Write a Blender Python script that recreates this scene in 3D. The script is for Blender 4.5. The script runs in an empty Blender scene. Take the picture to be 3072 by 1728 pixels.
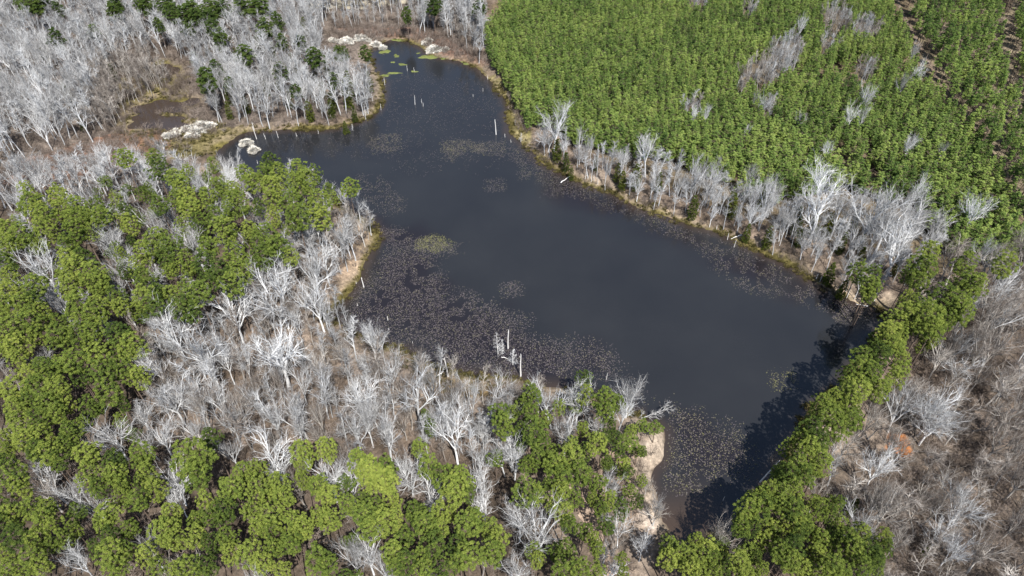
import bpy, math, random
import numpy as np

# ------------------------------------------------------------------ camera, sky, sun, exposure
SC = bpy.context.scene
COL = SC.collection
R = math.radians
CAM_H = 120.0
PITCH = R(44.0)          # below the horizon
FPX = 2150.0             # focal length in photo pixels (photo 3072 x 1728)
cam_d = bpy.data.cameras.new('camera')
cam_d.sensor_width = 36.0
cam_d.lens = FPX / 3072.0 * 36.0
cam_d.clip_end = 20000.0
cam = bpy.data.objects.new('camera', cam_d)
COL.objects.link(cam)
cam.location = (0, 0, CAM_H)
cam.rotation_euler = (math.pi / 2 - PITCH, 0, 0)
SC.camera = cam

SUN_VEC = np.array([0.22, -0.62, 1.0]); SUN_VEC /= np.linalg.norm(SUN_VEC)
SUN_EL = math.asin(SUN_VEC[2])
SUN_AZ = math.atan2(SUN_VEC[0], SUN_VEC[1])
world = bpy.data.worlds.new('World'); SC.world = world; world.use_nodes = True
wn = world.node_tree.nodes; wl = world.node_tree.links
wn.clear()
sky = wn.new('ShaderNodeTexSky'); sky.sky_type = 'NISHITA'; sky.sun_disc = False
sky.sun_elevation = SUN_EL; sky.sun_rotation = SUN_AZ
bg = wn.new('ShaderNodeBackground'); bg.inputs['Strength'].default_value = 0.088
wo = wn.new('ShaderNodeOutputWorld')
wl.new(sky.outputs[0], bg.inputs[0]); wl.new(bg.outputs[0], wo.inputs[0])
sun_d = bpy.data.lights.new('sun', 'SUN'); sun_d.energy = 5.0; sun_d.angle = R(0.53); sun_d.color = (1.0, 0.96, 0.9)
sun = bpy.data.objects.new('sun', sun_d); COL.objects.link(sun)
from mathutils import Vector
sun.rotation_euler = Vector((-SUN_VEC[0], -SUN_VEC[1], -SUN_VEC[2])).to_track_quat('-Z', 'Y').to_euler()
SC.view_settings.view_transform = 'Standard'; SC.view_settings.look = 'None'
SC.view_settings.exposure = 0.88; SC.view_settings.gamma = 1.0
SC.cycles.max_bounces = 6; SC.cycles.diffuse_bounces = 3; SC.cycles.transparent_max_bounces = 4

rng = np.random.default_rng(7)
random.seed(7)

# ------------------------------------------------------------------ photo pixel <-> place
K = 3072.0 / 2576.0      # outlines below are read off a 2576-wide view of the photograph
CT, ST = math.cos(PITCH), math.sin(PITCH)
def proj(x, y, z):
    """point -> 2576-wide picture coordinates"""
    x = np.asarray(x, float); y = np.asarray(y, float); z = np.asarray(z, float) - CAM_H
    d = y * CT - z * ST
    up = y * ST + z * CT
    d = np.where(d < 1e-3, 1e-3, d)
    return (1536 + FPX * x / d) / K, (864 - FPX * up / d) / K, d
def ray_to_z(u, v, z):
    dx = (u * K - 1536) / FPX; dy = (864 - v * K) / FPX
    dirx, diry, dirz = dx, CT + dy * ST, -ST + dy * CT
    t = (z - CAM_H) / dirz
    return dirx * t, diry * t
def tile(tx, ty, lst):
    """positions read off a 1024x576 crop shown at 2576x1449"""
    return [((tx + a[0] / 2.51563) / K, (ty + a[1] / 2.51563) / K) + tuple(a[2:]) for a in lst]
def poly_g(pts, z=0.0):
    return np.array([ray_to_z(u, v, z) for u, v in pts])
def inside(px, py, poly):
    px = np.asarray(px, float); py = np.asarray(py, float)
    res = np.zeros(px.shape, bool)
    n = len(poly); j = n - 1
    for i in range(n):
        xi, yi = poly[i][0], poly[i][1]; xj, yj = poly[j][0], poly[j][1]
        if yi != yj:
            c = ((yi > py) != (yj > py)) & (px < (xj - xi) * (py - yi) / (yj - yi) + xi)
            res ^= c
        j = i
    return res
def chaikin(p, n=2):
    p = np.asarray(p, float)
    for _ in range(n):
        q = np.roll(p, -1, 0)
        p = np.stack([p * .75 + q * .25, p * .25 + q * .75], 1).reshape(-1, 2)
    return p
def sd_poly(x, y, poly):
    """signed distance, negative inside"""
    x = np.asarray(x, float); y = np.asarray(y, float)
    best = np.full(x.shape, 1e9)
    n = len(poly)
    for i in range(n):
        a = poly[i]; b = poly[(i + 1) % n]
        e = b - a; L = e @ e + 1e-9
        t = np.clip(((x - a[0]) * e[0] + (y - a[1]) * e[1]) / L, 0, 1)
        best = np.minimum(best, (x - a[0] - t * e[0]) ** 2 + (y - a[1] - t * e[1]) ** 2)
    return np.where(inside(x, y, poly), -1, 1) * np.sqrt(best)
def vnoise(x, y, s, seed=0):
    """cheap smooth value noise 0..1"""
    x = np.asarray(x, float) / s; y = np.asarray(y, float) / s
    xi = np.floor(x).astype(np.int64); yi = np.floor(y).astype(np.int64)
    fx = x - xi; fy = y - yi; fx = fx * fx * (3 - 2 * fx); fy = fy * fy * (3 - 2 * fy)
    def h(a, b):
        n = (a * 374761393 + b * 668265263 + seed * 974711) & 0x7fffffff
        n = ((n ^ (n >> 13)) * 1274126177) & 0x7fffffff
        return ((n ^ (n >> 16)) & 0xffff) / 65535.0
    return (h(xi, yi) * (1 - fx) + h(xi + 1, yi) * fx) * (1 - fy) + (h(xi, yi + 1) * (1 - fx) + h(xi + 1, yi + 1) * fx) * fy
def sstep(a, b, x):
    t = np.clip((np.asarray(x, float) - a) / (b - a), 0, 1); return t * t * (3 - 2 * t)

LAKE_U = [(960,106),(1000,99),(1050,110),(1078,138),(1120,150),(1165,157),(1200,168),(1228,192),(1245,220),(1266,248),
 (1282,268),(1270,300),(1285,335),(1312,357),(1330,378),(1355,406),(1400,430),(1450,452),(1500,477),(1560,502),(1640,532),
 (1700,552),(1780,582),(1850,611),(1920,637),(1980,664),(2050,703),(2100,733),(2150,760),(2205,772),(2228,800),(2200,860),
 (2155,930),(2095,985),(2045,1025),(1995,1092),(1945,1190),(1895,1268),(1845,1325),(1770,1372),(1700,1368),(1655,1315),
 (1662,1250),(1648,1205),(1668,1150),(1676,1105),(1655,1078),(1600,1045),(1510,1010),(1420,985),(1340,965),(1300,940),(1215,945),
 (1150,945),(1080,915),(1010,878),(955,866),(915,850),(860,825),(830,800),(850,785),(882,730),(902,690),(932,648),(952,600),
 (948,575),(915,545),(860,510),(790,485),(700,462),(620,440),(560,415),(535,392),(560,365),(590,346),(640,331),(700,331),(760,327),
 (840,326),(900,307),(940,287),(962,262),(966,235),(960,205),(946,182),(936,162),(932,140),(940,118)]
PONDS_U = [[(388,168),(415,160),(448,168),(452,182),(420,190),(392,184)],
 [(335,285),(350,262),(400,254),(455,256),(462,272),(440,284),(380,286)],
 [(322,318),(345,293),(400,291),(470,294),(462,318),(430,326),(400,320),(350,326)], [(300,232),(330,222),(345,236),(320,246)], [(470,250),(500,246),(498,262),(474,266)]]
lake = chaikin(poly_g(LAKE_U), 2)
# ragged waterline
_n = len(lake)
_t = np.roll(lake, -1, 0) - np.roll(lake, 1, 0)
_nrm = np.stack([_t[:, 1], -_t[:, 0]], 1) / (np.linalg.norm(_t, axis=1)[:, None] + 1e-9)
lake = lake + _nrm * ((vnoise(lake[:, 0], lake[:, 1], 3.2, 5) - .5) * 1.7 + (vnoise(lake[:, 0], lake[:, 1], 9, 6) - .5) * 1.6)[:, None]
ponds = []
for _p in PONDS_U:
    _p = chaikin(poly_g(_p), 3); _c = _p.mean(0)
    ponds.append(_c + (_p - _c) * (1.05 + (vnoise(_p[:, 0], _p[:, 1], 2.2, 8) - .5) * .55)[:, None])
# centre line of the earth dam that holds the lake on its right side
DAM = poly_g([(2300, 760), (2255, 850), (2215, 930), (2140, 1010), (2090, 1060), (2040, 1130), (1995, 1220), (1945, 1300), (1890, 1370), (1780, 1440)])
POINT = np.array(ray_to_z(1640, 1200, 0))
def line_d(x, y, pl):
    best = np.full(np.shape(x), 1e9)
    for a, b in zip(pl[:-1], pl[1:]):
        e = b - a; L = e @ e
        t = np.clip(((x - a[0]) * e[0] + (y - a[1]) * e[1]) / L, 0, 1)
        best = np.minimum(best, (x - a[0] - t * e[0]) ** 2 + (y - a[1] - t * e[1]) ** 2)
    return np.sqrt(best)
GX0, GY0, GS = -262.0, 30.0, .7
_gx = np.arange(GX0, 262, GS); _gy = np.arange(GY0, 362, GS)
_GX, _GY = np.meshgrid(_gx, _gy)
LAKE_G = sd_poly(_GX, _GY, lake)
WATER_G = LAKE_G
for _p in ponds: WATER_G = np.minimum(WATER_G, sd_poly(_GX, _GY, _p))
def look(G, x, y):
    fx = np.clip((np.asarray(x, float) - GX0) / GS, 0, G.shape[1] - 1.001); fy = np.clip((np.asarray(y, float) - GY0) / GS, 0, G.shape[0] - 1.001)
    i = fx.astype(int); j = fy.astype(int); a = fx - i; b = fy - j
    return (G[j, i] * (1 - a) + G[j, i + 1] * a) * (1 - b) + (G[j + 1, i] * (1 - a) + G[j + 1, i + 1] * a) * b
def water_sd(x, y): return look(WATER_G, x, y)
def height(x, y, d=None):
    x = np.asarray(x, float); y = np.asarray(y, float)
    if d is None: d = water_sd(x, y)
    land = 0.75 * sstep(0, 4.5, d) + 0.028 * np.clip(d, 0, 70) + (vnoise(x, y, 14, 1) - .5) * 0.9 * sstep(1, 8, d) + (vnoise(x, y, 4, 2) - .5) * .35 * sstep(.5, 4, d)
    land = land + (vnoise(x, y, 1.6, 71) - .5) * .5 * sstep(.2, 1.5, d) * (1 - sstep(5, 12, np.hypot(x - POINT[0], (y - POINT[1]) * .5)))
    land = land + 1.5 * sstep(.1, 1.3, d) * (1 - sstep(5, 9, np.hypot(x - POINT[0], (y - POINT[1]) * .45)))
    land = land + 1.7 * (1 - sstep(1.5, 6.5, line_d(x, y, DAM)))* sstep(0.3, 3.5, d)
    return np.where(d > 0, land + 0.04, np.maximum(-2.0, d * 0.45))
def hz(x, y):
    return float(height(np.array([x]), np.array([y]))[0])

# ------------------------------------------------------------------ material helpers
def new_mat(name):
    m = bpy.data.materials.new(name); m.use_nodes = True
    nt = m.node_tree; nt.nodes.clear()
    out = nt.nodes.new('ShaderNodeOutputMaterial')
    return m, nt, out
def N(nt, t, **kw):
    n = nt.nodes.new(t)
    for k, v in kw.items(): setattr(n, k, v)
    return n
def ramp(nt, stops, fac):
    r = nt.nodes.new('ShaderNodeValToRGB')
    el = r.color_ramp.elements
    while len(el) < len(stops): el.new(0.5)
    for e, (p, c) in zip(el, stops):
        e.position = p; e.color = (*c, 1)
    nt.links.new(fac, r.inputs[0])
    return r.outputs[0]
def math_n(nt, op, a, b):
    n = nt.nodes.new('ShaderNodeMath'); n.operation = op
    for i, v in enumerate((a, b)):
        if isinstance(v, (int, float)): n.inputs[i].default_value = v
        else: nt.links.new(v, n.inputs[i])
    return n.outputs[0]
def mixc(nt, fac, a, b, mode='MIX'):
    n = nt.nodes.new('ShaderNodeMix'); n.data_type = 'RGBA'; n.blend_type = mode
    for i, v in ((0, fac), (6, a), (7, b)):
        if isinstance(v, (int, float)): n.inputs[i].default_value = v
        elif isinstance(v, tuple): n.inputs[i].default_value = (*v, 1)
        else: nt.links.new(v, n.inputs[i])
    return n.outputs[2]

def tinted(name, stops, rnd_amt=0.35, transl=0.0, rough=0.8, spec=0.2, drift=0.0):
    """colour from the piece's own 'tint' attribute plus a per-tree shift"""
    m, nt, out = new_mat(name)
    at = N(nt, 'ShaderNodeAttribute', attribute_name='tint')
    oi = N(nt, 'ShaderNodeObjectInfo')
    r = math_n(nt, 'MULTIPLY', math_n(nt, 'SUBTRACT', oi.outputs['Random'], 0.5), rnd_amt)
    if drift:
        nz = N(nt, 'ShaderNodeTexNoise'); nz.inputs['Scale'].default_value = .045; nz.inputs['Detail'].default_value = 3
        nt.links.new(oi.outputs['Location'], nz.inputs['Vector'])
        r = math_n(nt, 'ADD', r, math_n(nt, 'MULTIPLY', math_n(nt, 'SUBTRACT', nz.outputs[0], .5), drift))
    c = ramp(nt, stops, math_n(nt, 'ADD', at.outputs['Fac'], r))
    p = N(nt, 'ShaderNodeBsdfPrincipled')
    nt.links.new(c, p.inputs['Base Color']); p.inputs['Roughness'].default_value = rough
    p.inputs['Specular IOR Level'].default_value = spec
    if transl:
        tr = N(nt, 'ShaderNodeBsdfTranslucent'); nt.links.new(c, tr.inputs[0])
        mx = N(nt, 'ShaderNodeMixShader'); mx.inputs[0].default_value = transl
        nt.links.new(p.outputs[0], mx.inputs[1]); nt.links.new(tr.outputs[0], mx.inputs[2])
        nt.links.new(mx.outputs[0], out.inputs[0])
    else:
        nt.links.new(p.outputs[0], out.inputs[0])
    return m

M = {}
M['needles'] = tinted('pine_needles', [(0, (.030, .052, .012)), (.25, (.095, .138, .024)), (.5, (.175, .222, .041)), (.75, (.25, .292, .058)), (1, (.36, .375, .085))], .2, .18, drift=.3)
M['needles_deep'] = tinted('deep_green_needles', [(0, (.018, .036, .010)), (.5, (.060, .096, .018)), (1, (.125, .165, .034))], .3, .25)
M['needles_young'] = tinted('young_pine_needles', [(0, (.040, .078, .022)), (.3, (.118, .19, .047)), (.6, (.245, .33, .083)), (1, (.38, .44, .13))], .45, .33, drift=.8)
M['cedar'] = tinted('cedar_needles', [(0, (.026, .042, .008)), (.5, (.075, .098, .014)), (1, (.15, .155, .024))], .4, .2)
M['pine_bark'] = tinted('pine_bark', [(0, (.07, .05, .04)), (1, (.22, .17, .135))], .2)
M['grey_bark'] = tinted('grey_bark', [(0, (.105, .10, .097)), (.35, (.19, .187, .186)), (.65, (.36, .365, .37)), (1, (.58, .595, .61))], .35)
M['brown_bark'] = tinted('brown_bark', [(0, (.075, .062, .053)), (.4, (.145, .124, .108)), (.7, (.29, .265, .24)), (1, (.48, .455, .42))], .35)
M['pale_bark'] = tinted('pale_bark', [(0, (.13, .125, .12)), (.35, (.25, .247, .245)), (.65, (.47, .475, .48)), (1, (.70, .71, .72))], .4)
M['dead_wood'] = tinted('bleached_dead_wood', [(0, (.50, .48, .46)), (1, (.8, .79, .78))], .3)
M['brush'] = tinted('dry_brush', [(0, (.06, .045, .036)), (.5, (.145, .115, .095)), (1, (.30, .255, .225))], .6)
M['moss_grass'] = tinted('olive_grass', [(0, (.045, .04, .014)), (.5, (.095, .085, .026)), (1, (.20, .165, .065))], .7, .2)
M['reed'] = tinted('pale_dry_reed', [(0, (.70, .63, .50)), (.4, (.9, .86, .77)), (1, (.93, .92, .88))], .1, .08)
M['pad'] = tinted('lily_pad', [(0, (.03, .026, .03)), (.5, (.09, .077, .083)), (.75, (.105, .098, .06)), (1, (.13, .13, .045))], 0, 0, .5, .3)
M['algae'] = tinted('floating_algae', [(0, (.05, .06, .02)), (1, (.15, .17, .05))], .3)

# ground: colour of each soil comes from the mesh, litter and grain from noise
m, nt, out = new_mat('forest_floor'); M['ground'] = m
at = N(nt, 'ShaderNodeAttribute', attribute_name='soil')
tc = N(nt, 'ShaderNodeNewGeometry')
n1 = N(nt, 'ShaderNodeTexNoise'); n1.inputs['Scale'].default_value = .9; n1.inputs['Detail'].default_value = 8; n1.inputs['Roughness'].default_value = .75
n2 = N(nt, 'ShaderNodeTexNoise'); n2.inputs['Scale'].default_value = .12; n2.inputs['Detail'].default_value = 5
n3 = N(nt, 'ShaderNodeTexVoronoi'); n3.inputs['Scale'].default_value = 2.6
for n in (n1, n2, n3): nt.links.new(tc.outputs['Position'], n.inputs['Vector'])
f1 = ramp(nt, [(.3, (.38, .36, .34)), (.5, (.9, .9, .9)), (.7, (1.6, 1.55, 1.5))], n1.outputs[0])
f2 = ramp(nt, [(.3, (.62, .6, .58)), (.7, (1.35, 1.3, 1.28))], n2.outputs[0])
f3 = ramp(nt, [(.0, (.8, .8, .8)), (1, (1.15, 1.15, 1.15))], n3.outputs['Color'])
c = mixc(nt, 1.0, at.outputs['Color'], f1, 'MULTIPLY'); c = mixc(nt, 1.0, c, f2, 'MULTIPLY'); c = mixc(nt, 1.0, c, f3, 'MULTIPLY')
p = N(nt, 'ShaderNodeBsdfPrincipled'); p.inputs['Roughness'].default_value = .95; p.inputs['Specular IOR Level'].default_value = .1
nt.links.new(c, p.inputs['Base Color'])
b = N(nt, 'ShaderNodeBump'); b.inputs['Strength'].default_value = .8; b.inputs['Distance'].default_value = .25
nt.links.new(n1.outputs[0], b.inputs['Height']); nt.links.new(b.outputs[0], p.inputs['Normal'])
nt.links.new(p.outputs[0], out.inputs[0])

def track_mat(name, c0, c1):
    m, nt, out = new_mat(name)
    g = N(nt, 'ShaderNodeNewGeometry')
    n = N(nt, 'ShaderNodeTexNoise'); n.inputs['Scale'].default_value = 1.2; n.inputs['Detail'].default_value = 8; n.inputs['Roughness'].default_value = .7
    nt.links.new(g.outputs['Position'], n.inputs['Vector'])
    c = ramp(nt, [(.3, c0), (.7, c1)], n.outputs[0])
    p = N(nt, 'ShaderNodeBsdfPrincipled'); p.inputs['Roughness'].default_value = .95; p.inputs['Specular IOR Level'].default_value = .1
    nt.links.new(c, p.inputs['Base Color'])
    b = N(nt, 'ShaderNodeBump'); b.inputs['Strength'].default_value = .6; b.inputs['Distance'].default_value = .15
    nt.links.new(n.outputs[0], b.inputs['Height']); nt.links.new(b.outputs[0], p.inputs['Normal'])
    nt.links.new(p.outputs[0], out.inputs[0]); return m
M['track'] = track_mat('dirt_track', (.13, .09, .065), (.40, .31, .24))
M['field'] = track_mat('dry_field', (.25, .22, .16), (.40, .37, .30))

# water: murky, slightly rippled
m, nt, out = new_mat('murky_water'); M['water'] = m
g = N(nt, 'ShaderNodeNewGeometry')
at = N(nt, 'ShaderNodeAttribute', attribute_name='silt')
nA = N(nt, 'ShaderNodeTexNoise'); nA.inputs['Scale'].default_value = .05; nA.inputs['Detail'].default_value = 4
nB = N(nt, 'ShaderNodeTexNoise'); nB.inputs['Scale'].default_value = 2.2; nB.inputs['Detail'].default_value = 3
for n in (nA, nB): nt.links.new(g.outputs['Position'], n.inputs['Vector'])
cw = ramp(nt, [(.3, (.0142, .0150, .0170)), (.7, (.0182, .0190, .0206))], nA.outputs[0])
wd = N(nt, 'ShaderNodeAttribute', attribute_name='weed')
cw = mixc(nt, wd.outputs['Fac'], cw, (.0120, .0098, .0118))
cw = mixc(nt, at.outputs['Fac'], cw, (.046, .032, .023))
p = N(nt, 'ShaderNodeBsdfPrincipled'); p.inputs['Roughness'].default_value = .12; p.inputs['IOR'].default_value = 1.33; p.inputs['Specular IOR Level'].default_value = 1.0
nt.links.new(cw, p.inputs['Base Color'])
rr_ = N(nt, 'ShaderNodeMapRange'); rr_.inputs[1].default_value = .35; rr_.inputs[2].default_value = .65; rr_.inputs[3].default_value = .05; rr_.inputs[4].default_value = .22
nt.links.new(nA.outputs[0], rr_.inputs[0]); nt.links.new(rr_.outputs[0], p.inputs['Roughness'])
b = N(nt, 'ShaderNodeBump'); b.inputs['Strength'].default_value = .12; b.inputs['Distance'].default_value = .05
nt.links.new(nB.outputs[0], b.inputs['Height']); nt.links.new(b.outputs[0], p.inputs['Normal'])
nt.links.new(p.outputs[0], out.inputs[0])

# ------------------------------------------------------------------ mesh helpers
class MB:
    """collects polygons with a tint each; build() makes one mesh"""
    def __init__(s): s.v = []; s.f = []; s.t = []; s.n = 0
    def add(s, verts, faces, tint):
        o = s.n
        s.v.append(np.asarray(verts, float)); s.n += len(verts)
        s.f.extend([tuple(i + o for i in f) for f in faces])
        s.t.extend([tint] * len(faces))
    def tube(s, pts, rads, n, tint, cap=False):
        pts = np.asarray(pts, float)
        k = len(pts)
        d = np.gradient(pts, axis=0); d /= np.linalg.norm(d, axis=1)[:, None] + 1e-9
        ref = np.array([0, 0, 1.0]) if abs(d[0][2]) < .8 else np.array([1.0, 0, 0])
        a = np.cross(d, ref); a /= np.linalg.norm(a, axis=1)[:, None] + 1e-9
        bb = np.cross(d, a)
        ang = np.arange(n) * 2 * math.pi / n
        V = pts[:, None] + np.asarray(rads)[:, None, None] * (a[:, None] * np.cos(ang)[None, :, None] + bb[:, None] * np.sin(ang)[None, :, None])
        F = []
        for i in range(k - 1):
            for j in range(n):
                j2 = (j + 1) % n
                F.append((i * n + j, i * n + j2, (i + 1) * n + j2, (i + 1) * n + j))
        if cap: F.append(tuple((k - 1) * n + j for j in range(n)))
        s.add(V.reshape(-1, 3), F, tint)
    def mesh(s, name, mat):
        me = bpy.data.meshes.new(name)
        V = np.concatenate(s.v) if s.v else np.zeros((0, 3))
        me.from_pydata(V.tolist(), [], s.f)
        a = me.attributes.new('tint', 'FLOAT', 'FACE'); a.data.foreach_set('value', np.asarray(s.t, np.float32))
        me.materials.append(M[mat]); me.update()
        return me
def tri_mesh(name, V, tint, mat, k=3):
    """soup of k-gons (V: n,k,3) with one tint per polygon"""
    n = len(V)
    me = bpy.data.meshes.new(name)
    me.vertices.add(n * k); me.vertices.foreach_set('co', V.reshape(-1).astype(np.float32))
    me.loops.add(n * k); me.loops.foreach_set('vertex_index', np.arange(n * k, dtype=np.int32))
    me.polygons.add(n); me.polygons.foreach_set('loop_start', (np.arange(n) * k).astype(np.int32))
    a = me.attributes.new('tint', 'FLOAT', 'FACE'); a.data.foreach_set('value', np.asarray(tint, np.float32))
    me.materials.append(M[mat]); me.update(calc_edges=True); me.validate()
    return me
def join_meshes(name, a, b):
    """one mesh out of a trunk and a crown, for far trees"""
    me = bpy.data.meshes.new(name)
    va = np.empty(len(a.vertices) * 3, np.float32); a.vertices.foreach_get('co', va)
    vb = np.empty(len(b.vertices) * 3, np.float32); b.vertices.foreach_get('co', vb)
    na = len(a.vertices)
    faces = [tuple(p.vertices) for p in a.polygons] + [tuple(i + na for i in p.vertices) for p in b.polygons]
    me.from_pydata(np.concatenate([va, vb]).reshape(-1, 3).tolist(), [], faces)
    ta = np.empty(len(a.polygons), np.float32); a.attributes['tint'].data.foreach_get('value', ta)
    tb = np.empty(len(b.polygons), np.float32); b.attributes['tint'].data.foreach_get('value', tb)
    at = me.attributes.new('tint', 'FLOAT', 'FACE'); at.data.foreach_set('value', np.concatenate([ta, tb]))
    me.materials.append(a.materials[0]); me.materials.append(b.materials[0])
    mi = np.zeros(len(faces), np.int32); mi[len(ta):] = 1
    me.polygons.foreach_set('material_index', mi); me.update()
    return me
def link(name, data, parent=None, loc=(0, 0, 0), rz=0.0, scale=None):
    o = bpy.data.objects.new(name, data); COL.objects.link(o)
    o.location = loc; o.rotation_euler = (0, 0, rz)
    if scale is not None: o.scale = scale
    if parent: o.parent = parent
    return o
def tag(o, label, cat, group=None, kind=None):
    if label: o['label'] = label
    if cat: o['category'] = cat
    if group: o['group'] = group
    if kind: o['kind'] = kind
    return o

# ------------------------------------------------------------------ ground and water
def build_ground():
    def axis(lo, hi, st, far):
        core = np.arange(lo, hi + st, st)
        k = np.array([4, 10, 22, 45, 90, 180, 400, 900, 2200, 6000.])
        return np.concatenate([lo - k[::-1], core, core[-1] + k]) if far else core
    xs = axis(-250, 250, 1.15, True); ys = axis(36, 350, 1.15, True)
    X, Y = np.meshgrid(xs, ys)
    x = X.ravel(); y = Y.ravel()
    d = water_sd(x, y)
    h = height(x, y, d)
    V = np.stack([x, y, h], 1)
    nx, ny = len(xs), len(ys)
    idx = np.arange(nx * ny).reshape(ny, nx)
    F = np.stack([idx[:-1, :-1], idx[:-1, 1:], idx[1:, 1:], idx[1:, :-1]], -1).reshape(-1, 4)
    me = bpy.data.meshes.new('ground')
    me.vertices.add(len(V)); me.vertices.foreach_set('co', V.ravel().astype(np.float32))
    me.loops.add(F.size); me.loops.foreach_set('vertex_index', F.ravel().astype(np.int32))
    me.polygons.add(len(F)); me.polygons.foreach_set('loop_start', (np.arange(len(F)) * 4).astype(np.int32))
    me.update(calc_edges=True)
    me.polygons.foreach_set('use_smooth', np.ones(len(F), bool))
    u, v, _ = proj(x, y, h)
    n5 = vnoise(x, y, 5, 11); n11 = vnoise(x, y, 13, 12); n2 = vnoise(x, y, 2.3, 13)
    col = np.empty((len(x), 3)); col[:] = (.148, .120, .096)
    def blend(mask, c):
        mk = np.clip(np.asarray(mask, float), 0, 1)[:, None]
        col[:] = col * (1 - mk) + np.array(c) * mk
    blend(sstep(.45, .75, n11) * .7, (.225, .19, .155))
    blend(sstep(.55, .85, n5) * .6, (.07, .055, .04))
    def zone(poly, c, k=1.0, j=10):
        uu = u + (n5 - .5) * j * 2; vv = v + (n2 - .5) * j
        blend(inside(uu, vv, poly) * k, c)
    # pine woods: needle litter
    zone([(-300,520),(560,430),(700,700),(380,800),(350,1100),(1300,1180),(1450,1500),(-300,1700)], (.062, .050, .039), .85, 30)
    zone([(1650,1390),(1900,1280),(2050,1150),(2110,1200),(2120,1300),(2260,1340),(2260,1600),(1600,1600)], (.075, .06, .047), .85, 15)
    # plantation floor and thinned stand beyond the fire break
    zone([(1230,80),(1340,300),(1560,420),(1900,560),(2400,700),(2620,640),(2540,480),(2240,-200),(1300,-200)], (.11, .09, .055), .8)
    zone([(2250,-200),(2320,150),(2560,500),(3000,560),(3000,-200)], (.17, .148, .10), .8, 20)
    # upper left wood: grey litter; marsh mud
    zone([(-400,-200),(1200,-200),(1200,120),(950,280),(640,330),(300,420),(-400,480)], (.115, .10, .088), .8, 20)
    zone([(300,210),(400,150),(480,200),(470,300),(640,325),(560,365),(520,390),(300,400),(290,330)], (.13, .115, .05), .9, 14)
    zone([(300,330),(450,322),(420,390),(150,460),(0,470),(60,410)], (.17, .10, .07), .8, 20)
    zone([(1230,190),(1290,200),(1340,300),(1330,370),(1290,330)], (.17, .16, .05), .8, 8)
    zone([(830,70),(1080,70),(1230,160),(1200,175),(1060,110),(950,90)], (.20, .125, .095), .8, 6)
    # near shore lawn of moss, the sandy point and its bank
    zone([(1120,900),(1220,930),(1240,1000),(1130,1000),(1060,960)], (.15, .11, .05), .8, 10)
    zone([(1655,1075),(1690,1100),(1680,1260),(1660,1330),(1600,1330),(1590,1230),(1600,1140)], (.44, .385, .33), .85, 14)
    zone([(1540,1100),(1600,1090),(1600,1330),(1560,1330),(1500,1200)], (.30, .235, .18), .7, 12)
    zone([(2130,735),(2240,735),(2250,770),(2150,765)], (.44, .37, .29), .8, 8)
    zone([(1380,435),(1500,450),(1750,545),(1960,630),(2130,720),(2140,760),(2040,705),(1700,560),(1480,475)], (.23, .19, .145), .7, 10)
    zone([(850,555),(935,560),(915,680),(840,780),(810,770),(860,660)], (.30, .235, .17), .7, 12)
    # clay shows through by the uprooted tree
    
    zone([(2060,1400),(2100,1230),(2250,1000),(2400,800),(3000,600),(3000,1800),(2000,1800)], (.15, .125, .103), .75, 20)
    zone([(2228,1094),(2268,1096),(2288,1120),(2296,1148),(2256,1158),(2236,1130)], (.36, .13, .025), 1, 5)
    # moss and sedge along the waterline, tan drawdown strip above it
    band = (1 - sstep(1.6, 4.2, d + (n5 - .5) * 3.0)) * (d > -.6)
    blend(band * .5, (.235, .195, .14))
    band = (1 - sstep(.3, 1.9, d + (n5 - .5) * 2.8 + (n11 - .45) * 3.0)) * (d > -.8)
    blend(band * .95 * ~inside(u, v, [(1580,1060),(1690,1060),(1700,1340),(1600,1340)]), (.095, .085, .026))
    blend((d < -.15) * 1.0, (.05, .035, .025))
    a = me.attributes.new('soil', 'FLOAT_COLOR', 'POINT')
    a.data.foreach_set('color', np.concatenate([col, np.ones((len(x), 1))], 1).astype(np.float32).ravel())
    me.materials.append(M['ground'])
    o = link('ground', me); o['kind'] = 'structure'
build_ground()

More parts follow.
